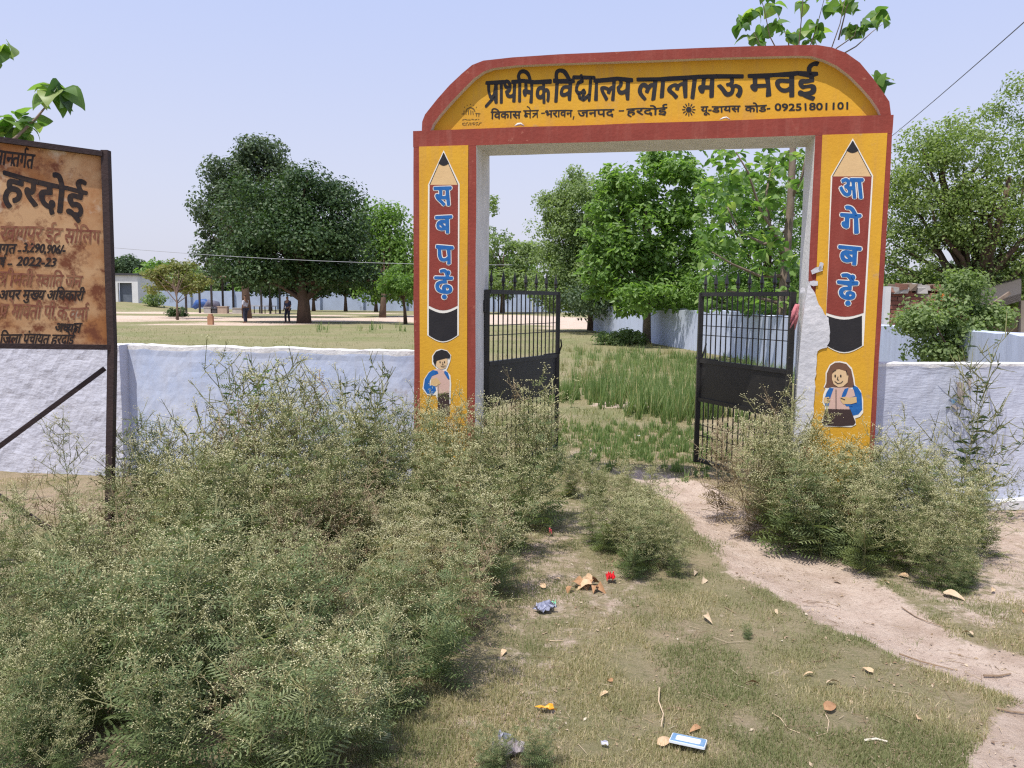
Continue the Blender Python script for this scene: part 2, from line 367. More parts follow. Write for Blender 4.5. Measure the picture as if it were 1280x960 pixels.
CUST = {
 'DYA': ([[(0, HL), (.78, HL)], [(.32, HL), (.32, .54), (.18, .52), (.09, .42), (.10, .30), (.20, .22), (.33, .22), (.40, .30)], [(.24, .20), (.30, .08), (.42, .02), (.56, .07), (.66, .16)], [(.40, .30), (.47, .22), (.42, .12)], [(.66, HL), (.66, 0)]], .78),
 'KSHA': ([[(0, HL), (.70, HL)], [(.58, HL), (.58, 0)], [(.30, HL), (.14, .60), (.12, .48), (.30, .42), (.14, .34), (.09, .2), (.2, .09), (.33, .14), (.30, .26), (.2, .24)], [(.30, .42), (.58, .36)]], .70),
 'TRA': ([[(0, HL), (.62, HL)], [(.50, HL), (.50, 0)], [(.12, .40), (.50, .40)], [(.46, .38), (.26, .22), (.1, .06)]], .62),
 'SHRA': ([[(0, HL), (.62, HL)], [(.50, HL), (.50, 0)], [(.12, .52), (.2, .60), (.3, .55), (.3, .44), (.2, .36), (.12, .38)], [(.5, .32), (.3, .18), (.1, .04)]], .62),
 'SLASH': ([[(-.14, .22), (-.34, .10), (-.60, -.06)]], -.0),
 'REPH': ([[(-.20, HL), (-.22, .80), (-.12, .88), (-.02, .82)]], 0),
}
def compose(items):
    """items: strings (font glyph runs, marks in visual order), 'half:x' = consonant without its stem, names of drawn letters"""
    V, F = [], []; x = 0.0
    for it in items:
        if it in CUST:
            L, adv = CUST[it]; v, f = strokes(L, .058); b = len(V)
            V += [(p[0] + x, p[1]) for p in v]; F += [tuple(i + b for i in q) for q in f]; x += adv; continue
        if it == ' ': x += .22; continue
        half = it.startswith('half:'); body = it[5:] if half else it
        v, f = font_glyph(body)
        if not v: continue
        mn = min(p[0] for p in v); mx = max(p[0] for p in v)
        if half:
            cut = mx - .155; v = [(min(p[0], cut), p[1]) for p in v]; mx = cut
        b = len(V); V += [(p[0] - mn + x, p[1]) for p in v]; F += [tuple(i + b for i in q) for q in f]
        x += mx - mn - .004
    return V, F
def write(items, hl, hr, yb, plane, n, m, parent, bold=0.0, slant=0.0, wob=.075, name='lettering'):
    """hl, hr: picture points of the headline's ends; yb: picture row of the letters' foot under hl"""
    V, F = compose(items)
    xs = [p[0] for p in V]; x0 = min(xs); W = max(xs) - x0
    top = .7
    A = Vector((*plane.uz(hl[0], hl[1], n),)); B = Vector((*plane.uz(hr[0], hr[1], n),)); C = Vector((*plane.uz(hl[0] + slant, yb, n),))
    ex = (B - A) / W; ey = (A - C) / top
    mb = MB()
    offs = [(0, 0)] if bold <= 0 else [(0, 0)] + [(bold * math.cos(a * math.pi / 4), bold * math.sin(a * math.pi / 4)) for a in range(8)]
    for li, (du, dz) in enumerate(offs):
        P = []
        for (px, py) in V:
            q = A + ex * (px - x0) + ey * (py - top); wv = Vector((q.x * 9, q.y * 9, n * 50)); wa = wob * abs(ey.y) ; P.append(plane.P(q.x + du + wa * mnoise.noise(wv), n - .00008 * li, q.y + dz + wa * mnoise.noise(wv + Vector((31, 7, 2)))))
        mb.add(P, F)
    me = bpy.data.meshes.new(name); me.from_pydata(mb.v, [], mb.f); me.update()
    return link(name, me, [m], parent)
NT = .062 - .0015
BK = M_['black']
write(['प', 'SLASH', 'ा', 'थ', 'िम', 'क'], (607.5, 98), (689, 96.5), 129, GP, NT, BK, gate, .0062)
write(['िव', 'DYA', 'ा', 'ल', 'य'], (692, 95.5), (790, 93.5), 126.5, GP, NT, BK, gate, .0062)
write(['लालामऊ'], (796, 93.5), (929, 89.5), 124, GP, NT, BK, gate, .0062)
write(['मवई'], (936, 89), (1023, 87), 121, GP, NT, BK, gate, .0062)
b2 = .0022
write(['िवकास'], (613.5, 138.5), (651, 137.8), 148.5, GP, NT, BK, gate, b2)
write(['KSHAे'] if False else ['KSHA', 'TRA'], (654, 138), (673, 137.5), 147.5, GP, NT, BK, gate, b2)
def linepx(pts, wpx, m, n, parent, plane=GP, name='painted_line'):
    for a in [0]:
        V, F = strokes([[plane.uz(x, y, n) for x, y in pts]], wpx * 6.2 / FPX)
        me = bpy.data.meshes.new(name); me.from_pydata([plane.P(u, n - i * 1e-6, z) for i, (u, z) in enumerate(V)], [], F); me.update()
        return link(name, me, [m], parent)
linepx([(663, 137.5), (661.5, 134.5), (659, 133)], 1.3, BK, NT, gate)
linepx([(677, 141.5), (680.5, 141.3)], 1.5, BK, NT, gate)
write(['भरावन'], (682, 137.5), (715, 136.8), 146.8, GP, NT, BK, gate, b2)
linepx([(717.3, 145.5), (716.3, 149)], 1.4, BK, NT, gate)
write(['जनपद'], (722, 136.8), (767, 135.2), 146.5, GP, NT, BK, gate, b2)
linepx([(774, 138.6), (779.5, 138.4)], 1.6, BK, NT, gate)
write(['हरदोई'], (782.5, 134.8), (834, 133), 144.3, GP, NT, BK, gate, b2)
sunc = (861, 137)
px_sheet([(sunc[0] + 3.6 * math.cos(a * math.pi / 8), sunc[1] + 3.6 * math.sin(a * math.pi / 8)) for a in range(16)], NT, 'painted_sun', BK, gate, .001)
for a in range(12):
    c, s_ = math.cos(a * math.pi / 6), math.sin(a * math.pi / 6)
    linepx([(sunc[0] + 5 * c, sunc[1] + 5 * s_), (sunc[0] + 7.8 * c, sunc[1] + 7.8 * s_)], 1.3, BK, NT - .0002, gate, name='sun_ray')
write(['यू-डायस'], (876, 132.5), (925, 130.8), 141, GP, NT, BK, gate, b2)
write(['कोड-'], (931, 131), (963, 129.8), 140, GP, NT, BK, gate, b2)
write(['09251801101'], (969, 129.8), (1060, 127.5), 138.6, GP, NT, BK, gate, b2 * 1.1)
# faint stencilled emblem at the left end of the panel: arch with rays, broken letter marks
M_['faint'] = mat('faded_black_paint', (.10, .065, .025), (.2, .12, .03), 60, .8)
linepx([(582.5, 139), (584, 136), (588, 134.3), (592, 136), (593.5, 139)], 1.5, M_['faint'], NT, gate, name='emblem_mark')
for i, (x, y) in enumerate(((581, 134.5), (584, 132), (588, 131), (592, 132), (595, 134.5))): linepx([(x, y), (x + (x - 588) * .08, y - .9)], .9, M_['faint'], NT, gate, name='emblem_mark')
for (a, b) in (((577.5, 142.5), (579.5, 142.2)), ((580, 138.5), (580, 143)), ((582.5, 139), (582.5, 143)), ((585.5, 138), (585.5, 143)), ((588.5, 138), (588.5, 143)), ((591, 139), (591.5, 143)), ((594.5, 141.5), (600, 142)), ((595.5, 142), (595.5, 145)), ((598.5, 142), (598.5, 145.5))):
    linepx([a, b], 1.1, M_['faint'], NT, gate, name='emblem_mark')
for y in (149.5, 154, 156):
    x = 578
    while x < 600:
        l = random.uniform(.8, 3); linepx([(x, y + random.uniform(-.5, .5)), (x + l, y + random.uniform(-.7, .7) - (x - 578) * .03)], .9, M_['faint'], NT, gate, name='emblem_mark'); x += l + random.uniform(1, 2)
# pillar letters: blue on a white edge
def pillar_letter(items, x0, x1, yh, yb, skew=0.0):
    x0 -= 1.5; x1 += 1.5; yh -= 2; yb += 2.5
    write(items, (x0, yh), (x1, yh - skew), yb, GP, -.0100, M_['whiteline'], gate, .0125)
    write(items, (x0, yh), (x1, yh - skew), yb, GP, -.0118, M_['blue'], gate, .0060)
pillar_letter(['स'], 545, 562, 233, 254)
pillar_letter(['ब'], 545.5, 563.5, 270, 289)
pillar_letter(['प'], 546, 564, 307, 327)
pillar_letter(['ढ़ें'], 546, 564, 345, 364)
pillar_letter(['आ'], 1051.5, 1078, 224, 245)
pillar_letter(['गे'], 1051.5, 1075.5, 267, 288)
pillar_letter(['ब'], 1049.5, 1073, 308, 329)
pillar_letter(['ढ़ें'], 1048, 1070, 351, 371)

# painted children
def art(pts, layer, m, name, xo=0, yo=0):
    px_sheet([(x + xo, y + yo) for x, y in pts], -.0075 - layer * .0009, name, m, gate, .0006)
def ell(cx, cy, rx, ry, n=18, a0=0, a1=360): return [(cx + rx * math.cos(math.radians(a0 + (a1 - a0) * i / n)), cy + ry * math.sin(math.radians(a0 + (a1 - a0) * i / n))) for i in range(n + (0 if a1 - a0 == 360 else 1))]
# girl
art([(1050, 451.5), (1058, 453), (1065, 460), (1068, 472), (1069, 481), (1076, 488), (1079, 500), (1079, 516), (1075, 521), (1069, 523), (1070, 531), (1064, 534), (1030, 533), (1026.5, 527), (1031, 515), (1031, 508), (1028, 503), (1029, 493), (1032, 486), (1029.5, 484), (1032, 478), (1032, 466), (1037, 456), (1043, 452)], 0, M_['whiteline'], 'girl_outline')
art([(1050, 453), (1058, 455), (1064, 462), (1066.5, 474), (1068, 484), (1058, 485), (1040, 484), (1034, 485), (1030.5, 484.5), (1033, 479), (1033.5, 467), (1038, 457), (1044, 453.3)], 1, M_['brownhair'], 'girl_hair')
art([(1066, 481), (1072, 484), (1077, 492), (1077.8, 512), (1073, 518), (1065, 520), (1060, 512), (1066, 495)], 1, M_['blue'], 'girl_bag')
art([(1038, 485), (1060, 484), (1067, 487), (1069, 495), (1062, 497), (1060, 500), (1062, 512), (1036, 512), (1034, 498), (1032, 492)], 2, M_['pink'], 'girl_shirt')
art([(1032, 511), (1063, 511.5), (1069.5, 528), (1067, 531.5), (1050, 533), (1030, 531.5), (1027.5, 528)], 2, M_['darkbrown'], 'girl_skirt')
art([(1037, 484.5), (1042, 485.5), (1038, 497), (1036, 508), (1031.5, 507), (1031, 497), (1033.5, 490)], 3, M_['blue'], 'girl_strap')
art([(1056, 486), (1061, 484.5), (1058, 493), (1054, 500), (1062, 505), (1066, 508), (1058, 508), (1051, 500), (1053, 492)], 3, M_['blue'], 'girl_strap')
art([(1040, 468), (1044, 462.5), (1049, 461.5), (1057, 464), (1060.5, 470), (1059.5, 478), (1054, 483), (1048, 484), (1042, 480), (1040, 474)], 4, M_['skin'], 'girl_face')
art([(1030, 497), (1036, 496), (1038, 500), (1036, 504), (1031, 504), (1029.5, 501)], 4, M_['skin2'], 'girl_hand')
art([(1050, 497), (1056, 496), (1062, 497), (1070.5, 496), (1071, 503), (1064, 505), (1054, 505), (1051, 501)], 4, M_['skin2'], 'girl_forearm')
for x in (1044, 1051): art(ell(x, 470, 1.0, 1.9, 10), 6, BK, 'painted_eye')
for L in ([(1043.5, 476.5), (1047, 479.5), (1051.5, 478.5), (1053.5, 476.5)], [(1047.5, 471), (1046.5, 474.5), (1048.5, 475)], [(1045, 487), (1045, 511)], [(1041, 465), (1045, 462.5)], [(1058, 463), (1059, 469)], [(1034, 498), (1037, 498.5)], [(1034, 501), (1037, 501)], [(1051, 497.5), (1056, 499.5)]):
    linepx(L, .8, BK, -.0138, gate)
# boy
art([(551, 436), (559, 438), (564, 444), (563, 451), (560, 459), (558, 463), (563, 469), (564, 480), (563, 505), (548, 505), (545, 494), (534, 494), (528, 486), (530, 474), (536, 465), (546, 461), (540, 455), (540, 445), (545, 438)], 0, M_['whiteline'], 'boy_outline')
art([(552, 437), (559, 439), (563, 444), (562, 448), (557, 448), (546, 451), (544, 458), (541.5, 452), (541.5, 445), (545, 439.5)], 4, BK, 'boy_hair')
art([(545, 450), (550, 447), (559, 446.5), (559.5, 454), (557, 460), (551.5, 462), (546.5, 459), (543.5, 455), (543, 452)], 3, M_['skin'], 'boy_face')
art([(541, 463), (548, 461), (560, 465), (562, 478), (561.5, 492), (547, 492), (545, 476), (538, 473)], 1, M_['pink'], 'boy_shirt')
art([(547, 491), (561.5, 491), (562, 520), (547, 520)], 1, M_['darkbrown'], 'boy_shorts')
art([(536, 466), (541, 462.5), (547, 464), (548, 467), (540, 470), (537, 476), (537, 482), (544, 482), (545, 488), (541, 493), (534, 492), (529.5, 485), (531, 474)], 2, M_['blue'], 'boy_bag')
art([(556, 463), (560, 466), (562, 474), (560, 474), (555, 466)], 3, M_['blue'], 'boy_strap')
art([(539, 474), (546, 472), (549, 476), (551, 479), (545, 483), (538, 481)], 3, M_['skin2'], 'boy_arm')
for x in (550, 555.5): art(ell(x, 452.5, .7, 1.2, 8), 6, BK, 'painted_eye')
for L in ([(551, 457.5), (554, 458.6), (556.5, 457)], [(553, 453), (554, 455.5), (552.5, 455.8)]): linepx(L, .8, BK, -.0138, gate)

# =================================================================== GATE LEAVES
def gate_leaf(h, f, label, spikes, lock):
    """h hinge foot, f free foot (world x,y)"""
    h = Vector((*h, 0)); f = Vector((*f, 0)); d = (f - h); L = d.length; d.normalize(); nrm = Vector((-d.y, d.x, 0))
    root = empty('gate_leaf', h, label, 'gate', 'black iron leaves of the school gate')
    pl = Plane(h, d)
    Z0, Z1, Z2, Z3, ZT = .13, .70, .73, 1.06, 1.69
    def P(u, z, n=0): return h + d * u + nrm * n + Vector((0, 0, z))
    for (u) in (.02, L - .02):
        mb = MB(); mb.bar(P(u, Z0 - .03), P(u, ZT), .042, .042); mb.build('frame_post', [M_['iron']], root)
    for z in (Z0, Z1, Z3, ZT - .018):
        mb = MB(); mb.bar(P(.041, z), P(L - .041, z), .034 if z != Z0 else .03, .036); mb.build('frame_rail', [M_['iron']], root)
    mb = MB(); mb.box(P(L / 2, (Z1 + Z3) / 2), (L - .084, .003, Z3 - Z1 - .036), d); mb.build('sheet_panel', [M_['iron']], root)
    nb = 15
    mu = MB(); mu.tube([P(0, Z3 + .017), P(0, ZT - .034)], .0062, 6); ml = MB(); ml.tube([P(0, Z0 + .016), P(0, Z1 - .017)], .0062, 6)
    base_u = mu.build('bar', [M_['iron']], root); base_l = ml.build('bar', [M_['iron']], root)
    for i in range(nb):
        u = .041 + (L - .082) * (i + 1) / (nb + 1)
        for b in (base_u, base_l):
            c = b.copy() if i else b
            if i: COL.objects.link(c)
            c.parent = root; c.location = d * u
    for z in (.36, .46, 1.30, 1.385, 1.49):
        mb = MB(); mb.bar(P(.041, z, -.008), P(L - .041, z, -.008), .007, .007); mb.build('cross_rod', [M_['iron']], root)
    # spear heads
    ms = MB(); ms.tube([P(0, ZT), P(0, ZT + .03), P(0, ZT + .035), P(0, ZT + .05), P(0, ZT + .055), P(0, ZT + .075), P(0, ZT + .10), P(0, ZT + .17)], [.006, .006, .015, .015, .007, .019, .014, .001], 6)
    s0 = ms.build('spear_head', [M_['iron']], root)
    for i in range(spikes):
        u = .08 + (L - .16) * i / (spikes - 1)
        c = s0.copy() if i else s0
        if i: COL.objects.link(c)
        c.parent = root; c.location = d * u
    for z in (.35, 1.55):
        mb = MB(); mb.tube([P(-.02, z - .05), P(-.02, z + .05)], .016, 8); mb.build('hinge', [M_['iron']], root)
    mb = MB(); mb.bar(P(L + .03, Z3 + .02), P(L - .30, Z3 + .02), .016, .016); mb.tube([P(L - .03, Z3 + .02, -.02), P(L - .03, Z3 + .10, -.05), P(L - .05, Z3 + .16, -.05)], .008, 6)
    mb.build('latch_bolt', [M_['iron']], root)
    if lock:
        pk = empty('padlock', P(L + .012, .90, -.03), 'round steel padlock hanging on the free edge of the right gate leaf', 'padlock')
        mb = MB(); c = P(L + .012, .90, -.03)
        mb.tube([c + Vector((0, -.014, 0)), c + Vector((0, -.010, 0)), c + Vector((0, .010, 0)), c + Vector((0, .014, 0))], [.024, .03, .03, .024], 14)
        mb.build('lock_body', [M_['steel']], pk, True)
        mb = MB(); mb.tube([c + Vector((-.016, 0, .025)), c + Vector((-.016, 0, .055)), c + Vector((0, 0, .07)), c + Vector((.016, 0, .055)), c + Vector((.016, 0, .025))], .005, 6); mb.build('shackle', [M_['steel']], pk, True)
    return root
lh = gnd(606, 375 + 1598 / 6.72); 
gate_leaf((-.225, 6.78), (.46, 7.98), 'left black iron gate leaf with spear heads, standing open behind the boy pillar', 7, False)
gate_leaf((2.20, 6.28), (1.735, 7.45), 'right black iron gate leaf with padlock, standing open by the girl pillar', 8, True)
# hinge lugs between pillar and leaf
# pink rag
random.seed(2)
mb = MB(); rc = Vector((2.185, 6.20, 1.56))
M_['rag'] = mat('faded_pink_cloth', (.55, .22, .24), (.42, .12, .15), 25, .9, .5, 60)
for i in range(5):
    a = rc + Vector((random.uniform(-.01, .02), random.uniform(-.02, 0), .03)); e = rc + Vector((random.uniform(-.05, .02), random.uniform(-.03, .0), -random.uniform(.06, .17)))
    mid = (a + e) / 2 + Vector((random.uniform(-.02, .02), -.015, 0)); mb.tube([a, mid, e], [.010, .016, .004], 5)
rag = tag(recenter(mb.build('rag', [M_['rag']], None, True)), 'faded pink rag tied round the top of the right gate leaf beside the pillar', 'rag')

# =================================================================== GROUND
def smooth(a, b, x): t = np.clip((x - a) / (b - a), 0, 1); return t * t * (3 - 2 * t)
def vnoise(X, Y, s, seed=0):
    rng = np.random.RandomState(seed); T = rng.rand(128, 128)
    x = X * s; y = Y * s; xi = np.floor(x).astype(int); yi = np.floor(y).astype(int); fx = x - xi; fy = y - yi
    fx = fx * fx * (3 - 2 * fx); fy = fy * fy * (3 - 2 * fy)
    g = lambda a, b: T[a % 128, b % 128]
    return (g(xi, yi) * (1 - fx) + g(xi + 1, yi) * fx) * (1 - fy) + (g(xi, yi + 1) * (1 - fx) + g(xi + 1, yi + 1) * fx) * fy
def fbm(X, Y, s, o=4, seed=0):
    r = 0; a = .5
    for i in range(o): r = r + a * vnoise(X, Y, s * 2 ** i, seed + i); a *= .5
    return r / (1 - .5 ** o)
def seg_dist(X, Y, pts):
    D = np.full(X.shape, 1e9)
    for (x0, y0, w0), (x1, y1, w1) in zip(pts[:-1], pts[1:]):
        dx, dy = x1 - x0, y1 - y0; t = np.clip(((X - x0) * dx + (Y - y0) * dy) / (dx * dx + dy * dy), 0, 1)
        d = np.hypot(X - x0 - t * dx, Y - y0 - t * dy) / (w0 + (w1 - w0) * t); D = np.minimum(D, d)
    return D
def gp(x, y): p = gnd(x, y); return p.x, p.y
PATH = [(*gp(790, 590), .10), (*gp(845, 606), .26), (*gp(890, 634), .27), (*gp(930, 668), .30), (*gp(1000, 718), .33), (*gp(1080, 768), .29), (*gp(1170, 815), .23), (*gp(1290, 853), .22), (*gp(1420, 880), .28)]
PATH2 = [(*gp(1255, 960), .12), (*gp(1320, 925), .2), (*gp(1420, 900), .3)]
BARE = [(*gp(700, 755), .34), (*gp(690, 700), .3), (*gp(735, 620), .25), (*gp(745, 560), .25)]
BARE2 = [(*gp(610, 960), .25), (*gp(645, 850), .22), (*gp(690, 770), .2)]
PATCH = [(*gp(765, 506), .34), (*gp(800, 507), .34)]
def masks(X, Y):
    nz = fbm(X, Y, 1.3, 4, 5); nzf = fbm(X, Y, .12, 4, 9)
    d = 1 - smooth(.75, 1.25, seg_dist(X, Y, PATH) + (nz - .5) * .8)
    d = np.maximum(d, 1 - smooth(.7, 1.2, seg_dist(X, Y, PATH2) + (nz - .5) * .7))
    d = np.maximum(d, .30 * (1 - smooth(.6, 1.4, seg_dist(X, Y, BARE) + (nz - .5))))
    d = np.maximum(d, .25 * (1 - smooth(.6, 1.4, seg_dist(X, Y, BARE2) + (nz - .5))))
    d = np.maximum(d, 1 - smooth(.7, 1.2, seg_dist(X, Y, PATCH) + (nz - .5) * .6))
    d = np.maximum(d, .46 * smooth(1.9, 2.5, X) * smooth(3.6, 4.1, Y) * (1 - smooth(5.9, 6.4, Y)))
    # strip at the right front wall is barer
    d = np.maximum(d, .7 * smooth(2.9, 3.4, X) * (1 - smooth(5.6, 6.4, Y)) * smooth(3.2, 4.2, Y) * (.4 + 1.2 * (nz - .2)))
    # the far yard: dirt bands
    far = smooth(46, 54, Y + (nzf - .5) * 30) * (1 - smooth(78, 92, Y + (nzf - .5) * 30)) * (1 - smooth(4, 10, X)) * (.55 + .9 * smooth(.35, .55, fbm(X * .4, Y, .22, 3, 33)))
    strk = smooth(.40, .52, fbm(X * .35, Y, .16, 3, 21))
    lft = 1 - smooth(-13, -9, X)
    far = far * (1 - lft * (1 - strk))
    d = np.maximum(d, far)
    d = np.maximum(d, .9 * smooth(26, 30, Y) * (1 - smooth(31, 36, Y)) * (1 - smooth(1, 5, X)) * smooth(.5, .6, nzf) * .6)
    return np.clip(d, 0, 1)
def ground_z(X, Y):
    z = (fbm(X, Y, .9, 4, 3) - .5) * .05 * (1 - smooth(8, 20, Y) * .5)
    z = z - .035 * (1 - smooth(.4, 1.1, seg_dist(X, Y, PATH)))
    # low rise by the store building
    z = z + 1.0 * np.exp(-(((X + 49) / 7.5) ** 2 + ((Y - 97) / 9) ** 2) ** 1.3)
    return z
def axis(lo, hi, a, b, st, g=1.09):
    core = np.arange(a, b + 1e-6, st); L = []; x = a; s_ = st
    while x > lo: s_ *= g; x -= s_; L.append(x)
    R_ = []; x = b; s_ = st
    while x < hi: s_ *= g; x += s_; R_.append(x)
    return np.array(L[::-1] + list(core) + R_)
gx = axis(-1400, 1400, -4.5, 5.5, .075, 1.08); gy = axis(-40, 2500, 1.8, 9.5, .075, 1.05)
GX, GY = np.meshgrid(gx, gy, indexing='ij'); GZ = ground_z(GX, GY); GD = masks(GX, GY)
nx_, ny_ = GX.shape; me = bpy.data.meshes.new('ground')
me.vertices.add(nx_ * ny_); me.vertices.foreach_set('co', np.stack([GX, GY, GZ], -1).astype('f').ravel())
I = np.arange(nx_ * ny_).reshape(nx_, ny_); Q = np.stack([I[:-1, :-1], I[1:, :-1], I[1:, 1:], I[:-1, 1:]], -1).reshape(-1, 4).astype('i')
me.loops.add(Q.size); me.loops.foreach_set('vertex_index', Q.ravel()); me.polygons.add(len(Q)); me.polygons.foreach_set('loop_start', np.arange(0, Q.size, 4, dtype='i')); me.polygons.foreach_set('loop_total', np.full(len(Q), 4, 'i'))
a = me.attributes.new('dirt', 'FLOAT', 'POINT'); a.data.foreach_set('value', GD.astype('f').ravel()); me.update(calc_edges=True)
me.polygons.foreach_set('use_smooth', np.ones(len(Q), bool))
gm = bpy.data.materials.new('soil_and_grass'); gm.use_nodes = True; nt = gm.node_tree; b = nt.nodes['Principled BSDF']; b.inputs['Roughness'].default_value = .95; b.inputs['Specular IOR Level'].default_value = .1
geo = N(nt, 'ShaderNodeNewGeometry')
def nse(scale, det=6, rough=.6):
    n = N(nt, 'ShaderNodeTexNoise'); n.inputs['Scale'].default_value = scale; n.inputs['Detail'].default_value = det; n.inputs['Roughness'].default_value = rough
    nt.links.new(geo.outputs['Position'], n.inputs['Vector']); return n.outputs[0]
def rng_(s, a, b_, c=0., d=1.):
    r = N(nt, 'ShaderNodeMapRange'); r.inputs[1].default_value = a; r.inputs[2].default_value = b_; r.inputs[3].default_value = c; r.inputs[4].default_value = d; nt.links.new(s, r.inputs[0]); return r.outputs[0]
def mixc(f, a, b_):
    m = N(nt, 'ShaderNodeMix', data_type='RGBA')
    if hasattr(f, 'links') or not isinstance(f, float): nt.links.new(f, m.inputs[0])
    for k, v in ((6, a), (7, b_)):
        if isinstance(v, tuple): m.inputs[k].default_value = (*v, 1)
        else: nt.links.new(v, m.inputs[k])
    return m.outputs[2]
def math_(op, a, b_):
    m = N(nt, 'ShaderNodeMath', operation=op)
    for k, v in enumerate((a, b_)):
        if isinstance(v, (int, float)): m.inputs[k].default_value = v
        else: nt.links.new(v, m.inputs[k])
    return m.outputs[0]
soil = mixc(rng_(nse(7, 8), .35, .65), (.53, .41, .33), (.63, .51, .42))
soil = mixc(rng_(nse(45, 6, .75), .54, .70), soil, (.29, .205, .15))
soil = mixc(rng_(nse(1.6, 6, .7), .50, .66, 0, .55), soil, (.34, .25, .18))
grass = mixc(rng_(nse(2.2, 7, .7), .38, .62), (.43, .32, .23), (.28, .22, .14))
grass = mixc(rng_(nse(18, 7, .75), .50, .60, 0, .7), grass, (.21, .185, .10))
grass = mixc(rng_(nse(90, 5, .7), .50, .66), grass, (.48, .37, .275))
sep = N(nt, 'ShaderNodeSeparateXYZ'); nt.links.new(geo.outputs['Position'], sep.inputs[0])
grass = mixc(rng_(sep.outputs[1], 7, 22, 0, .62), grass, (.20, .205, .095))
grass = mixc(rng_(nse(.25, 4), .40, .62, 0, .8), grass, (.185, .20, .085))
at_ = N(nt, 'ShaderNodeAttribute', attribute_name='dirt')
f = math_('ADD', at_.outputs['Fac'], math_('ADD', math_('MULTIPLY', math_('SUBTRACT', nse(14, 8, .75), .5), 1.6), math_('MULTIPLY', math_('SUBTRACT', nse(3.2, 5, .7), .42), 1.5)))
fac = rng_(f, .35, .65)
nt.links.new(mixc(fac, grass, soil), b.inputs['Base Color'])
bp = N(nt, 'ShaderNodeBump'); bp.inputs['Strength'].default_value = .9; bp.inputs['Distance'].default_value = .03
nt.links.new(math_('ADD', nse(30, 9, .78), math_('MULTIPLY', nse(6, 6, .65), 1.4)), bp.inputs['Height']); nt.links.new(bp.outputs[0], b.inputs['Normal'])
tag(link('ground', me, gm), kind='structure')
def gz(x, y): return float(ground_z(np.array([x]), np.array([y]))[0])

# =================================================================== WALLS
def wall_mat(name, base, base2, dirt, streak=(1, 1, 1), bs=22, bump=.9, sc_=3.5):
    return mat(name, base, base2, sc_, .92, bump, bs, c3=dirt, t3=.65, s3=7, stretch=streak, dist=.012, streak=(.42, .42, .46), sfac=.38)
WM1 = wall_mat('rough_lime_wall', (.57, .58, .66), (.49, .50, .58), (.34, .31, .31), (1, 1, 1.8), 20, .55)
WM2 = wall_mat('blue_lime_wall', (.44, .51, .68), (.54, .58, .69), (.42, .40, .42), (1, 1, .8), 18, .35)
WM3 = wall_mat('blue_lime_wall_lined', (.55, .58, .68), (.47, .50, .60), (.33, .30, .32), (.6, .6, 3.0), 26, .30)
WM4 = wall_mat('streaked_wall', (.52, .58, .73), (.44, .49, .62), (.20, .22, .27), (2.4, 2.4, .35), 20, .4)
LIME = mat('white_lime', (.74, .73, .72), (.58, .57, .58), 14, .9, .6, 30, c3=(.35, .30, .27), t3=.66, s3=18)
def relief_wall(name, P0, P1, h0, h1, th, mats, parent=None, st=.03, amp=.006, rag=.008, capw=.035, lip=.0, seed=0, chips=0.0):
    """wall with an uneven face, a ragged lime-washed ridge and real thickness; P0,P1 = front face foot, left to right"""
    P0 = Vector((*P0, 0)); P1 = Vector((*P1, 0)); d = P1 - P0; L = d.length; d.normalize(); n = Vector((-d.y, d.x, 0))
    if n.y < 0 and abs(n.y) > .2: n = -n
    nl = max(2, int(L / st)); hs = [0] + [i / 24 for i in range(1, 25)]
    V = []; rows = []
    for i in range(nl + 1):
        u = L * i / nl; h = h0 + (h1 - h0) * i / nl
        h += rag * 2 * mnoise.noise(Vector((u * 3.1 + seed, 1, seed))) + rag * mnoise.noise(Vector((u * 14 + seed, 4, seed)))
        chip = max(0, mnoise.noise(Vector((u * 2.2 + seed, 7, 3))) - .15) * chips
        h -= chip
        col = []
        zl = [-.25] + [h * k / 26 for k in range(0, 26)] + [h - capw * (1 + .9 * mnoise.noise(Vector((u * 5, 2, seed)))), h - .012, h]
        zl = sorted(zl)
        for k, z in enumerate(zl):
            q = Vector((u * 1.0 + seed, 0, z)); e = amp * (1.6 * mnoise.noise(q * 2.5) + mnoise.noise(q * 11) + .5 * mnoise.noise(q * 27))
            if z > h - capw * 1.8: e -= lip
            col.append(P0 + d * u + n * -abs(0) + n * e + Vector((0, 0, z)))
        for nn, z in ((.02, h + .004), (th * .5, h + .006 + rag * mnoise.noise(Vector((u * 9, 5, seed)))), (th, h - .005), (th, -.25)):
            col.append(P0 + d * u + n * nn + Vector((0, 0, z)))
        rows.append(len(col)); V += col
    k = rows[0]; F = []; mi = []
    for i in range(nl):
        for j in range(k - 1):
            a = i * k + j; F.append((a, a + k, a + k + 1, a + 1)); mi.append(1 if 27 <= j <= k - 3 else 0)
    F.append(tuple(range(k))); mi.append(0); F.append(tuple(reversed([nl * k + j for j in range(k)]))); mi.append(0)
    mb = MB(); mb.add(V, F); mb.m = mi
    return mb.build(name, mats, parent, False)
def on_line(px, y_base): p = gnd(px, y_base); return (p.x, p.y)
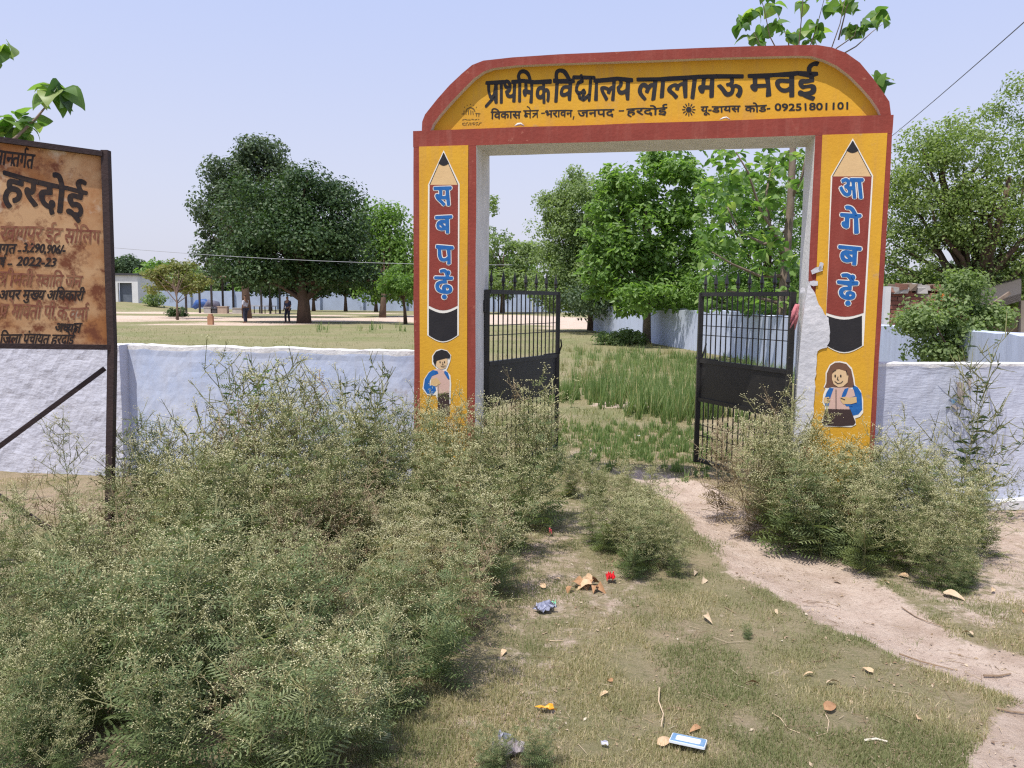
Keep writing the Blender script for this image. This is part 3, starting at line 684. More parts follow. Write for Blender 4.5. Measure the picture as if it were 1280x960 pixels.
# left wall: rough raised bay, then smooth bay up to the pillar
def wall_pt(px, py_top, h):
    p = gnd(px, py_top, h); return (p.x, p.y)
HW = 1.17
WL = Plane((0, 0, 0), (1, 0))
a0 = GP.P(UL, .15, 0); a0 = (a0.x, a0.y)
b0 = wall_pt(158, 431.5, HW); c0 = (b0[0] - 4.5 * (a0[0] - b0[0]) / math.dist(a0, b0), b0[1] - 4.5 * (a0[1] - b0[1]) / math.dist(a0, b0))
lw = empty('boundary_wall', ((a0[0] + b0[0]) / 2, (a0[1] + b0[1]) / 2, 0), 'whitewashed front wall left of the gateway, rough bay behind the notice board and bluish smooth bay', 'wall')
relief_wall('smooth_bay', b0, a0, HW, HW * .995, .23, [WM2, LIME], lw, .035, .003, .006, .035, .004, 2, .05)
pr = Vector((a0[0] - b0[0], a0[1] - b0[1], 0)).normalized(); nn_ = Vector((pr.y, -pr.x, 0)) * .12
relief_wall('rough_bay', (c0[0] + nn_.x, c0[1] + nn_.y), (b0[0] + nn_.x + pr.x * .01, b0[1] + nn_.y + pr.y * .01), HW + .01, HW + .003, .40, [WM1, LIME], lw, .03, .007, .010, .03, .002, 11, .02)
# right front wall
ra = GP.P(UR, .15, 0); ra = (ra.x, ra.y)
rb = wall_pt(1278, 455.5, 1.14); dd = (rb[0] - ra[0], rb[1] - ra[1])
re_ = (ra[0] + dd[0] * 3.2, ra[1] + dd[1] * 3.2)
rw = relief_wall('boundary_wall', ra, re_, 1.15, 1.13, .23, [WM3, LIME], None, .03, .004, .003, .02, .003, 5, .0)
tag(rw, 'bluish whitewashed front wall with scraped posters, right of the gateway', 'wall')
RWP = Plane((*ra, 0), dd)
# remains of a torn bill and a blue smear on that wall
M_['paper'] = mat('torn_paper', (.42, .36, .32), (.55, .5, .46), 60, .9)
M_['tan'] = mat('brown_stain', (.36, .29, .25), (.5, .46, .44), 30, .9)
def torn(pts, m, name, n=-.012):
    q = []
    for i in range(len(pts)):
        a, b_ = pts[i], pts[(i + 1) % len(pts)]
        for t in (0, .25, .5, .75): q.append((a[0] + (b_[0] - a[0]) * t + random.uniform(-1, 1), a[1] + (b_[1] - a[1]) * t + random.uniform(-1, 1)))
    mb = MB(); mb.prism([RWP.uz(x, y, n) for x, y in q], RWP, n - .002, n); return mb.build(name, [m])
tb = tag(recenter(torn([(1195, 477), (1204, 478), (1206, 492), (1203, 506), (1197, 500)], M_['tan'], 'torn_bill')), 'remains of a torn brown bill on the right front wall', 'poster')
tb = tag(recenter(torn([(1189, 498), (1196, 499), (1197, 503), (1190, 505)], mat('blue_smear', (.12, .25, .42), (.3, .4, .5), 50, .8), 'torn_bill')), 'small blue scrap of a torn bill stuck on the right front wall', 'poster')
tb = tag(recenter(torn([(1187, 506), (1194, 507), (1200, 511), (1195, 512)], M_['paper'], 'torn_bill', -.014)), 'small pale scrap of torn paper under the blue scrap on the right wall', 'poster')
tb = tag(recenter(torn([(1209, 470), (1213, 472), (1214, 490), (1212, 488)], M_['paper'], 'torn_bill')), 'narrow strip of torn bill at the top of the right front wall', 'poster')
# low plinth at the foot of the right wall
pl0 = RWP.P(1.2, -.10, 0); mb = MB()
relief_wall('plinth', (RWP.P(.6, -.09, 0).x, RWP.P(.6, -.09, 0).y), (RWP.P(6, -.09, 0).x, RWP.P(6, -.09, 0).y), .07, .06, .11, [LIME, LIME], None, .05, .004, .008, .02, 0, 9)
tag(bpy.data.objects['plinth'], 'low pale plinth along the foot of the right front wall', 'plinth')
# compound wall on the right of the yard
cw = [(5.3, 7.6), (5.85, 11.8), (6.75, 22.8), (5.2, 34.0), (4.6, 44.0)]
cwe = empty('compound_wall', (6.75, 22.8, 0), 'long pale blue compound wall running back along the right side of the yard', 'wall')
for i in range(4):
    p, q = Vector(cw[i]), Vector(cw[i + 1]); nseg = max(1, round((q - p).length / 3.2))
    for j in range(nseg):
        s0 = p + (q - p) * (j / nseg); s1 = p + (q - p) * ((j + 1) / nseg)
        hh = [1.30, 1.27, 1.30, 1.28][(i + j) % 4] + (.0 if i < 2 else .05)
        relief_wall('wall_bay', s0, s1, hh, hh, .2, [WM4, WM4], cwe, .25, .01, .012, .03, 0, i * 5 + j)
        mb = MB(); mb.box((s0.x, s0.y, hh / 2), (.26, .30, hh + .06), (q - p)); mb.build('pier', [WM4], cwe)
# far wall
fw = empty('far_wall', (-30, 112, 0), 'long pale wall closing the far side of the yard behind the mango tree', 'wall')
FWM = mat('far_wall_paint', (.40, .47, .62), (.33, .38, .50), .6, .9, c3=(.26, .29, .36), t3=.6, s3=.5)
x = -75.
i = 0
while x < 16:
    mb = MB(); mb.box((x + 2.9, 112 + .02 * i, 1.2), (5.6, .25, 2.5 + .06 * (i % 3))); mb.build('wall_bay', [FWM], fw)
    mb = MB(); mb.box((x, 111.9, 1.25), (.4, .5, 2.75)); mb.build('pier', [FWM], fw); x += 6.0; i += 1

# =================================================================== NOTICE BOARD
RUST = bpy.data.materials.new('rusted_sheet'); RUST.use_nodes = True; nt = RUST.node_tree; b = nt.nodes['Principled BSDF']; b.inputs['Roughness'].default_value = .75
geo = N(nt, 'ShaderNodeNewGeometry')
base = mixc(rng_(nse(3.2, 8, .65), .42, .62), (.60, .36, .18), (.40, .16, .05))
base = mixc(rng_(nse(7.5, 9, .7), .50, .62), base, (.19, .055, .02))
base = mixc(rng_(nse(5.0, 4, .6), .60, .70), base, (.66, .50, .36))
nt.links.new(base, b.inputs['Base Color'])
pR = at(137, 300, 4.8); pL = at(0, 300, 4.55)
SB = Plane((pR.x, pR.y, 0), (pR.x - pL.x, pR.y - pL.y))
board = empty('notice_board', (pR.x, pR.y, 0), 'rusty metal notice board with black Hindi lettering on dark angle-iron posts', 'notice board')
DK = mat('dark_brown_angle_iron', (.035, .022, .022), (.05, .03, .028), 14, .6, .3, 60)
uL = SB.uz(0, 300)[0]; LEFT = uL - .62
tR = SB.uz(137, 188.5)[1]; tL = SB.uz(0, 169.5)[1]; sl_ = (tR - tL) / (0 - uL)
bR = SB.uz(137, 438.5)[1]; bL = SB.uz(0, 437)[1]; sb_ = (bR - bL) / (0 - uL)
zt = lambda u: tR + sl_ * u; zb = lambda u: bR + sb_ * u
mb = MB(); mb.prism([(LEFT, zb(LEFT) + .02), (-.02, zb(-.02) + .02), (-.02, zt(-.02) - .02), (LEFT, zt(LEFT) - .02)], SB, .012, .016); mb.build('sheet', [RUST], board)
fr = .042
for (u0, z0a, u1, z1a) in ((LEFT, zt(LEFT) - fr / 2, -.0, zt(0) - fr / 2), (LEFT, zb(LEFT) + fr / 2, 0, zb(0) + fr / 2)):
    mb = MB(); mb.bar(SB.P(u0, .0, z0a), SB.P(u1 - .019, .0, z1a), fr, .03); mb.build('frame_rail', [DK], board)
for u in (0, LEFT):
    mb = MB(); mb.bar(SB.P(u - .085, -.01, -.15), SB.P(u - .01, 0, zb(u)), .04, .044); mb.bar(SB.P(u - .01, 0, zb(u)), SB.P(u, 0, zt(u)), .04, .044); mb.build('post', [DK], board)
q1 = SB.uz(131, 461); q2 = SB.uz(0, 558); s1 = (q1[1] - q2[1]) / (q1[0] - q2[0])
mb = MB(); mb.bar(SB.P(q1[0], .035, q1[1]), SB.P(LEFT + .02, .035, q1[1] + s1 * (LEFT + .02 - q1[0])), .03, .028); mb.build('brace', [DK], board)
q3 = SB.uz(0, 623, .05); q4 = SB.uz(52, 656, .05); s2 = (q4[1] - q3[1]) / (q4[0] - q3[0])
ue = q4[0] + .30; mb = MB(); mb.bar(SB.P(ue, .055, q4[1] + s2 * .30), SB.P(LEFT + .02, .055, q3[1] + s2 * (LEFT - q3[0])), .03, .028); mb.build('brace', [DK], board)
SN = .012 - .0012
BI = mat('black_sign_ink', (.02, .017, .022), (.05, .03, .02), 40, .7); RI = mat('faded_red_ink', (.20, .055, .04), (.36, .17, .09), 30, .8)
def sw(items, x0, x1, y0, y1, yb, m, bold, slant=-3): write(items, (x0, y0), (x1, y1), yb, SB, SN, m, board, bold, slant)
sw(['ना', 'half:न', 'त', 'ग', 'REPH', 'त'], -3, 45, 185.5, 192, 204, BI, .0022)
sw(['हरदोई'], 6, 108, 209, 236, 247, BI, .0062, -4)
sw(['र', 'वा', 'गपुर', ' ', 'ईट', ' ', 'सोिल', 'ग'], 2, 127, 280, 286, 300, RI, .0018)
sw(['ाग', 'त'], 0, 22, 304, 304.5, 317, BI, .0022)
sw(['-'], 25, 29, 306, 306, 318, BI, .002)
sw(['3,290,906/-'], 32, 84, 304, 306, 315, BI, .0024)
sw(['वष', 'REPH'], -4, 8, 321, 321, 334, BI, .002)
sw(['-'], 12, 17, 323, 323, 334, BI, .002)
sw(['2022-23'], 24, 71, 321, 322, 332, BI, .0024)
sw(['SHRA', 'ी', 'मती', ' ', 'half:स', 'वा', 'ित', ' ', 'जैन'], 0, 103, 339, 343, 356, RI, .0018)
sw(['अपर', ' ', 'मु', 'half:ख', 'य', ' ', 'अिधकारी'], 1, 107, 361, 362.5, 374, BI, .0022)
sw(['प', 'SLASH', 'े', 'मावती', ' ', 'पी.के.', 'व', 'मा', 'REPH'], 0, 112, 378, 383, 396, RI, .0018)
sw(['अ', 'half:ध', 'य', 'KSHA'], 71, 103, 403, 404, 414, BI, .0026)
sw(['िजला', ' ', 'पंचायत', ' ', 'हरदोई'], 2, 94, 416, 417, 430, BI, .0018)

# =================================================================== VEGETATION
def frame(dirs, rng, upbias=1.0):
    """local x along dirs, local z roughly up"""
    x = dirs / (np.linalg.norm(dirs, axis=1)[:, None] + 1e-9)
    u = np.tile([0, 0, upbias], (len(x), 1)) + rng.normal(size=x.shape) * .5
    z = u - x * (u * x).sum(1)[:, None]; z /= np.linalg.norm(z, axis=1)[:, None] + 1e-9
    return np.stack([x, np.cross(z, x), z], axis=2)
def tmpl_pinnate(npair=6, droop=.25, wd=.075, spread=.36):
    """feathery divided leaf of unit length: narrow leaflets along a midrib"""
    P = []
    for i in range(npair):
        t = .18 + .74 * i / (npair - 1); z = -droop * t * t; l = spread * math.sin(math.pi * (.18 + .75 * t)) + .04
        for s_ in (-1, 1):
            a = np.array([t, 0, z]); tip = np.array([t + l * .55, s_ * l, z - .05]); m = (a + tip) / 2
            P.append([a, m + [-wd * .45, 0, .01], tip, m + [wd * .55, 0, .01]])
    P.append([[.88, 0, -droop * .8], [.95, -.03, -droop * .9], [1.05, 0, -droop * 1.1], [.95, .03, -droop * .9]])
    P.append([[0, -.014, 0], [.9, -.006, -droop * .85], [.9, .006, -droop * .85], [0, .014, 0]])
    return np.array(P)
T_QUAD = np.array([[[-.5, 0, 0], [0, -.3, .06], [.5, 0, 0], [0, .3, .06]]])
T_LEAF = np.array([[[0, 0, 0], [.3, -.28, .08], [.72, -.2, .05], [1, 0, -.12]], [[0, 0, 0], [1, 0, -.12], [.72, .2, .05], [.3, .28, .08]]])
T_BLADE3 = np.array([[[-.04, 0, 0], [.04, 0, 0], [.10, .02, 1.0]]])
def strips(S, A, B, w0, w1, v, mi, rng, one=False):
    """thin stems from A to B as two crossed strips"""
    A = np.asarray(A, 'f'); B = np.asarray(B, 'f'); t = B - A; t /= np.linalg.norm(t, axis=1)[:, None] + 1e-9
    r = rng.normal(size=t.shape); a = np.cross(t, r); a /= np.linalg.norm(a, axis=1)[:, None] + 1e-9; b = np.cross(t, a)
    for q in ((a,) if one else (a, b)): S.add(np.stack([A - q * w0, A + q * w0, B + q * w1, B - q * w1], 1), v, mi)
HEAD = []
_o = [(1, 0, 0), (0, 1, 0), (-1, 0, 0), (0, -1, 0)]
_o = [(1, 0, 0), (-.5, .87, 0), (-.5, -.87, 0)]
for i in range(3): HEAD.append([_o[i], _o[(i + 1) % 3], (0, 0, .8)])
HEAD = np.array(HEAD, float)
def weed_variant(seed, leafy=1.0, flow=1.0, H=1.0, nst=4, spread=.42, lsize=1.0, narrow=False):
    """one branching weed of height about H: thin stems, divided leaves, sprays of tiny pale flower heads"""
    rng = np.random.RandomState(seed); S = Soup(); SA, SB_, LP, LD, LS, HP, PA, PB = [], [], [], [], [], [], [], []
    for s_ in range(nst):
        az = rng.rand() * 6.28; ln = spread * (.3 + .7 * rng.rand()); h = H * (.72 + .3 * rng.rand())
        d0 = np.array([math.cos(az), math.sin(az), 0]) * ln * h; pts = []
        for i in range(8):
            t = i / 7; pts.append(np.array([0, 0, 0.]) + d0 * (t ** 1.3) + np.array([0, 0, h * t]) + rng.normal(size=3) * .012 * H)
        for i in range(7): SA.append(pts[i]); SB_.append(pts[i + 1])
        for j in range(15):
            t = .05 + .93 * j / 14; i = min(6, int(t * 7)); f = t * 7 - i; p = pts[i] * (1 - f) + pts[i + 1] * f
            a2 = rng.rand() * 6.28; od = np.array([math.cos(a2), math.sin(a2), .25 + .5 * rng.rand()])
            if t < .62 or rng.rand() < .4 * leafy:
                for _ in range(2 if t < .5 else 1):
                    a3 = rng.rand() * 6.28; LP.append(p); LD.append([math.cos(a3), math.sin(a3), .15 + .5 * rng.rand()]); LS.append((.17 - .09 * t) * lsize * (.7 + .5 * rng.rand()))
            if t > .28:
                bl = (.30 * (1.12 - t) + .05) * H * (.7 + .5 * rng.rand()); q = p + od / np.linalg.norm(od) * bl; mid = (p + q) / 2 + np.array([0, 0, .02])
                q = q + np.array([0, 0, .05 * H]); SA += [p, mid]; SB_ += [mid, q]
                for _ in range(2): a3 = rng.rand() * 6.28; LP.append(p + (q - p) * rng.rand()); LD.append([math.cos(a3), math.sin(a3), .3 * rng.rand()]); LS.append(.065 * lsize * (.6 + .6 * rng.rand()))
                for k in range(3):
                    e = p + (q - p) * (.55 + .45 * rng.rand()); dd_ = rng.normal(size=3) * .05 * H + np.array([0, 0, .06 * H]); tip = e + dd_ * (.8 + .5 * rng.rand()); SA.append(e); SB_.append(tip)
                    nh = int(rng.poisson(10 * flow))
                    if nh:
                        hp = tip + rng.normal(size=(nh, 3)) * [.022, .022, .010]
                        HP.append(hp)
                        for w_ in hp[::3]: PA.append(e + (tip - e) * .7); PB.append(w_)
                    if rng.rand() < .5: LP.append(e); LD.append(list(dd_ + rng.normal(size=3) * .03)); LS.append(.045 * lsize)
    strips(S, SA, SB_, .0026, .0013, .35 + .4 * rng.rand(len(SA)), 0, rng)
    if PA: strips(S, PA, PB, .0016, .001, .35 + .4 * rng.rand(len(PA)), 0, rng, True)
    LP = np.array(LP); LD = np.array(LD, float); R = frame(LD, rng); T = tmpl_pinnate() if not narrow else T_LEAF * [1, .45, 1]
    LS = np.array(LS); tv = rng.rand(len(LP)); sm = LS < .075 * lsize
    S.inst(T, None, 1, LP[~sm], R[~sm], LS[~sm], tv[~sm])
    if sm.any(): S.inst(T if narrow else tmpl_pinnate(3, .2, .13, .42), None, 1, LP[sm], R[sm], LS[sm], tv[sm])
    if HP:
        HP = np.concatenate(HP); S.inst(HEAD, None, 2, HP, rnd_rot(rng, len(HP), np.array([0, 0, 1.]), .5), .0034 + .0022 * rng.rand(len(HP)), rng.rand(len(HP)))
    return S.data()
W_STEM = leafmat('weed_stem', (.17, .18, .075), (.33, .31, .16), .1, .7)
W_LEAF = leafmat('weed_leaf', (.10, .145, .046), (.25, .29, .125), .36, .6, cc=(.44, .37, .19), tcol=(1.3, 1.4, .7))
W_LEAF2 = leafmat('weed_leaf_bluish', (.09, .135, .05), (.21, .26, .12), .34, .6, cc=(.33, .36, .20), tcol=(1.3, 1.4, .7))
W_HEAD = leafmat('weed_flower', (.53, .51, .25), (.76, .72, .47), .25, .8, tcol=(1, 1, .8))
W_DRY = leafmat('dry_stem', (.20, .145, .085), (.33, .26, .165), .1, .8)
VAR = [weed_variant(s_, 1.0, 1.0, 1.0, 4, .42) for s_ in (1, 2, 3, 4)]
VLF = [weed_variant(s_, 1.6, .55, 1.0, 4, .5, 1.35) for s_ in (11, 12, 13)]
VDRY = [weed_variant(s_, .2, .5, 1.0, 3, .5) for s_ in (31,)]
def rotz(a): return np.array([[math.cos(a), -math.sin(a), 0], [math.sin(a), math.cos(a), 0], [0, 0, 1]])
def thicket(name, spots, label, cat, seed):
    """spots: (x, y, height, kind)"""
    rng = np.random.RandomState(seed); S = Soup()
    for (x, y, h, kd) in spots:
        V = {'w': VAR, 'l': VLF, 'd': VDRY}[kd]; d = V[rng.randint(len(V))]
        a = rng.rand() * 6.28; tl = rng.normal(size=2) * .08; T = np.eye(3); T[2, 0] = 0; T[0, 2] = tl[0]; T[1, 2] = tl[1]
        wide = 1.25 if h < .8 else 1.05; D = np.diag([h * wide, h * wide, h])
        P, k, c, m = d
        if kd == 'd': m = np.where(m < 2, 3, 2)
        elif kd == 'l' or rng.rand() < .2: m = np.where(m == 1, 4, m)
        S.P.append((P @ (T @ rotz(a) @ D).T + [x, y, gz(x, y) - .01]).astype('f')); S.k.append(k); nv = mnoise.noise(Vector((x * 1.3, y * 1.3, seed))); S.c.append(np.clip(c * .78 + .11 + nv * .55 + (rng.rand() - .5) * .12, 0, 1)); S.m.append(m)
    o = recenter(S.build(name, [W_STEM, W_LEAF, W_HEAD, W_DRY, W_LEAF2]))
    return tag(o, label, cat, kind='stuff')
rng = np.random.RandomState(77); spots = []
def interp(x, xs, ys): return float(np.interp(x, xs, ys))
tries = 0
while tries < 9000:
    tries += 1
    Y = 2.35 + 3.75 * rng.rand(); X = -3.9 + 4.6 * rng.rand()
    if X > interp(Y, [2.4, 2.8, 3.3, 3.8, 4.4, 5.0, 5.6, 6.1], [-.62, -.40, -.22, -.14, -.06, .06, .33, .42]): continue
    if X < -Y * .70 - .25: continue
    far = interp(X, [-3.4, -2.75, -2.4, -2.0, -1.5, -.8, .4], [3.35, 4.3, 5.3, 5.7, 5.95, 5.95, 5.75])
    if Y > far: continue
    sp_ = .205 if Y < 3.6 else .24
    if any((X - a) ** 2 + (Y - b_) ** 2 < sp_ ** 2 for a, b_, _, _ in spots): continue
    h = interp(Y, [2.3, 3.0, 3.6, 4.4, 5.2, 5.9], [.50, .60, .66, .76, .87, .93]) * (.80 + .32 * rng.rand()) * (1 + .38 * mnoise.noise(Vector((X * 1.5, Y * 1.5, 4.2))))
    h *= interp(X / Y, [-.70, -.58, -.50, -.40, -.2, .0], [.76, .80, .98, 1.06, 1.0, 1.0])
    if X > .05: h *= .9
    if X > -.5 and Y > 5: h *= 1.0
    # an open, partly dried gap in the middle of the thicket
    g = math.exp(-(((X + .62) / .42) ** 2 + ((Y - 4.35) / .5) ** 2)); h *= 1 - .38 * g
    kd = 'l' if (Y < 3.6 and rng.rand() < .55) else ('d' if rng.rand() < .13 + .55 * g else ('l' if rng.rand() < .18 else 'w'))
    spots.append((X, Y, h, kd))
thicket('weed_thicket', spots, 'wide thicket of grey-green weeds with tiny cream flowers, left of the path', 'weeds', 5)
spots = []; tries = 0
while tries < 4000:
    tries += 1
    X = 1.55 + 1.6 * rng.rand(); Y = 4.15 + 1.7 * rng.rand()
    near = interp(X, [1.55, 1.8, 2.1, 2.35, 2.6, 3.1], [5.55, 5.15, 4.6, 4.35, 4.45, 5.0]); far = interp(X, [1.5, 2.2, 3.1], [5.95, 5.70, 5.45])
    if Y < near or Y > far: continue
    if any((X - a) ** 2 + (Y - b_) ** 2 < .20 ** 2 for a, b_, _, _ in spots): continue
    h = interp(Y, [4.3, 4.8, 5.3, 5.8], [.46, .60, .82, .92]) * (.82 + .3 * rng.rand()) * interp(X, [1.5, 1.9, 2.7, 3.1], [.85, 1, .95, .7])
    spots.append((X, Y, h, 'd' if rng.rand() < .08 else ('l' if rng.rand() < .2 else 'w')))
thicket('weed_thicket', spots, 'clump of flowering weeds at the foot of the girl pillar, right of the path', 'weeds', 6)
def clump(px, py, n, r, h, label, seed, kd='w'):
    c = gnd(px, py); rg = np.random.RandomState(seed)
    sp_ = [(c.x + rg.normal() * r, c.y + rg.normal() * r * .8, h * (.7 + .5 * rg.rand()), kd) for _ in range(n)]
    return thicket('weed_clump', sp_, label, 'weeds', seed)
clump(800, 700, 13, .22, .40, 'low round clump of weeds standing between the thicket and the path', 21)
clump(745, 628, 8, .20, .36, 'small weeds just inside the path edge below the open left gate leaf', 22)
clump(1195, 735, 3, .10, .22, 'low leafy weeds in front of the right clump, near two dry leaves', 23, 'l')
clump(985, 612, 6, .17, .66, 'weeds growing against the right gate leaf and its dark panel', 26)
clump(640, 950, 3, .07, .16, 'small bluish seedling weeds by the crumpled wrapper at the bottom', 24, 'l')
clump(935, 797, 2, .03, .10, 'tiny dark green seedling alone in the short grass beside the path', 25, 'l')
# individually visible plants
def single(name, px, py, d, h, label, mats=None, rz=0.0, lean=(0, 0)):
    p = gnd(px, py); S = Soup(); P, k, c, m = d; T = np.eye(3); T[0, 2], T[1, 2] = lean
    S.P.append((P @ (T @ rotz(rz) * h).T + [p.x, p.y, 0]).astype('f')); S.k.append(k); S.c.append(c); S.m.append(m)
    return tag(recenter(S.build(name, mats or [W_STEM, W_LEAF, W_HEAD, W_DRY])), label, 'plant')
G_LEAF = leafmat('herb_leaf', (.055, .125, .03), (.12, .22, .055), .35, .5)
G_DARK = leafmat('herb_leaf_dark', (.05, .085, .035), (.09, .13, .055), .3, .5)
single('leafy_herb', 300, 628, weed_variant(51, 3, .0, 1, 5, .22, .8, True), 1.08, 'bright green leafy herb rising above the thicket before the smooth wall', [W_STEM, G_LEAF, W_HEAD])
single('lanky_weed', 462, 640, weed_variant(52, 1.6, .0, 1, 4, .40, .8, True), 1.18, 'lanky dark sprigs standing up against the wall left of the boy pillar', [W_STEM, G_DARK, W_HEAD])
single('lanky_weed', 1196, 648, weed_variant(53, 1.0, .0, 1, 3, .24, .72, True), 1.32, 'tall lanky willow-leaved weed against the right front wall', [W_STEM, G_DARK, W_HEAD], 1.0)
single('lanky_weed', 1216, 652, weed_variant(54, .8, .0, 1, 2, .5, .8, True), .95, 'drooping long-leaved weed arching right along the right front wall', [W_STEM, G_DARK, W_HEAD], 0, (.30, 0))
single('lanky_weed', 1262, 650, weed_variant(55, .4, .1, 1, 2, .5, .6, True), .42, 'thin bare stalks at the foot of the right front wall', [W_STEM, G_DARK, W_HEAD], 0, (.1, 0))
single('dry_weed', 92, 668, weed_variant(56, .5, .7, 1, 2, .3, .7), .80, 'thin half-dry stalks before the rough wall, beside the notice board post', None, 0, (-.15, 0))
single('dry_weed', 30, 625, weed_variant(57, .4, .2, 1, 3, .6, .5), .28, 'low dry twigs at the foot of the rough wall under the notice board', [W_DRY, G_DARK, W_HEAD])
for (a, b_, c_) in (((372, 735), (470, 668), 'pale broken stalk lying across the thicket left of its dry gap'), ((300, 760), (330, 640), 'leaning bright stalk in the middle of the thicket')):
    pass

# ---- grass
GR = leafmat('short_grass', (.16, .19, .075), (.34, .31, .17), .25, .7, cc=(.54, .44, .29))
GR2 = leafmat('tall_grass', (.10, .165, .055), (.23, .30, .12), .38, .6, cc=(.46, .40, .22))
def blades(name, X, Y, hmin, hmax, wd, m, label, seed, tone=(0, 1), lean=.5):
    rg = np.random.RandomState(seed); n = len(X); S = Soup(); Z = ground_z(X, Y)
    h = hmin + (hmax - hmin) * rg.rand(n) ** 1.5; az = rg.rand(n) * 6.28; la = rg.rand(n) * lean
    side = np.stack([np.cos(az), np.sin(az), 0 * az], 1) * wd * (.6 + .8 * rg.rand(n))[:, None]
    a2 = az + 1.57 + rg.normal(size=n) * .6
    tip = np.stack([np.cos(a2) * la * h, np.sin(a2) * la * h, h * np.sqrt(1 - np.minimum(la, .95) ** 2)], 1); B = np.stack([X, Y, Z - .004], 1)
    mid = B + tip * .55 + np.stack([0 * h, 0 * h, h * .08], 1)
    t = tone[0] + (tone[1] - tone[0]) * rg.rand(n) if hmax > .05 else np.clip(.62 * smooth(.38, .62, fbm(X, Y, 2.2, 3, 61)) + .45 * rg.rand(n), 0, 1)
    if hmin > .1 or name == 'straw_grass':
        cell = (np.floor(X * 5) * 7 + np.floor(Y * 5) * 13) % 17 / 17; tip *= (.45 + .75 * cell)[:, None]; mid = B + tip * .55 + np.stack([0 * h, 0 * h, h * .05], 1)
    if hmax < .05: S.add(np.stack([B - side, B + side, B + tip], 1), t, 0)
    else: S.add(np.stack([B - side, B + side, mid + side * .8, mid - side * .8], 1), t, 0); S.add(np.stack([mid - side * .8, mid + side * .8, B + tip], 1), t, 0)
    return tag(recenter(S.build(name, [m])), label, 'grass', kind='stuff')
rg = np.random.RandomState(3); n = 900000
Y = 2.35 + (9.5 - 2.35) * rg.rand(n) ** 1.25; X = (-.36 + rg.rand(n) * 1.08) * Y
keep = (masks(X, Y) + (fbm(X, Y, 4, 3, 91) - .5) * 1.5 + (rg.rand(n) - .5) * .5 < .44) & (X < 4.6) & (fbm(X, Y, 5.5, 3, 44) + (rg.rand(n) - .5) * .40 > .49)
keep &= ~((Y < 6.6) & (X < np.interp(Y, [2.4, 3.8, 5, 6], [-.9, -.5, -.3, -.1]))) & ~((X > 3.0) & (Y > 5.3) & (Y < 6.2))
X, Y = X[keep], Y[keep]; print('near grass', len(X))
tn = np.clip(fbm(X, Y, 2.6, 3, 61), 0, 1)
ke = 60000; Xe = -4.8 + 2.9 * rg.rand(ke); Ye = 3.9 + 3.1 * rg.rand(ke); ke = (fbm(Xe, Ye, 3, 3, 7) > .42) & (Ye < 6.9); X = np.concatenate([X, Xe[ke]]); Y = np.concatenate([Y, Ye[ke]])
ke = 70000; Ye = 6.8 + 6.5 * rg.rand(ke); Xe = Ye * (-.02 + .26 * rg.rand(ke)); ke = (masks(Xe, Ye) < .5) & (fbm(Xe, Ye, 2, 3, 17) > .40); X = np.concatenate([X, Xe[ke]]); Y = np.concatenate([Y, Ye[ke]])
gs = blades('short_grass', X, Y, .010, .040, .0019, GR, 'short patchy green and straw grass on both sides of the trodden path', 8, lean=.9)
n = 34000; Y = 8.5 + 34 * rg.rand(n) ** 1.6; X = (-.60 + rg.rand(n) * 1.02) * Y
keep = (masks(X, Y) < .5) & (X < 6) & (fbm(X, Y, .8, 3, 12) > .40); X, Y = X[keep], Y[keep]
blades('field_grass', X, Y, .03, .13, .006, GR, 'pale olive meadow grass in the school yard beyond the walls', 9, lean=.8)
def tufts(pts, name, label, seed, n_per, r, hmin, hmax, m, wd=.006):
    rg = np.random.RandomState(seed); XX, YY = [], []
    for (px, py) in pts:
        c = gnd(px, py); nt_ = max(3, n_per // 34); tx, ty = rg.normal(size=nt_) * r, rg.normal(size=nt_) * r; k_ = rg.randint(nt_, size=n_per); sp = .02 + .05 * (r > .5)
        XX.append(c.x + tx[k_] + rg.normal(size=n_per) * sp); YY.append(c.y + ty[k_] + rg.normal(size=n_per) * sp)
    return blades(name, np.concatenate(XX), np.concatenate(YY), hmin, hmax, wd, m, label, seed, lean=.45)
tufts([(715, 500), (740, 497), (765, 503), (785, 498), (752, 488), (800, 492)], 'tall_grass', 'tall dark green grass beside the bare patch beyond the gateway', 31, 900, .40, .12, .50, GR2, .005)
tufts([(712, 556), (740, 572), (770, 566), (800, 556), (840, 566), (860, 580), (700, 590), (725, 540), (830, 540), (760, 545), (855, 548)], 'low_herbs', 'low green herbs between the open gate leaves, just inside the threshold', 36, 1100, .34, .02, .13, GR2, .004)
tufts([(815, 520), (835, 515), (855, 522), (845, 505), (870, 515), (890, 520), (860, 490), (880, 500)], 'tall_grass', 'green grass clumps behind the free edge of the right gate leaf', 32, 700, .36, .10, .48, GR2, .005)
tufts([(800, 462), (830, 455), (860, 450), (890, 470), (930, 478), (960, 470), (1000, 490), (790, 445), (860, 470), (915, 460)], 'tall_grass', 'mixed green and straw grass along the compound wall', 33, 700, .9, .1, .36, GR2, .006)
tufts([(740, 470), (790, 472), (850, 478), (720, 455), (770, 440)], 'straw_grass', 'straw coloured tall grass in the yard before the trees', 34, 500, 1.2, .06, .28, leafmat('straw_grass', (.22, .22, .10), (.38, .34, .18), .3, .7), .006)
tufts([(470, 412), (490, 410), (510, 414), (430, 412), (450, 416)], 'field_weeds', 'wispy weeds at the edge of the meadow behind the left wall', 35, 26, 1.3, .2, .7, GR2, .015)

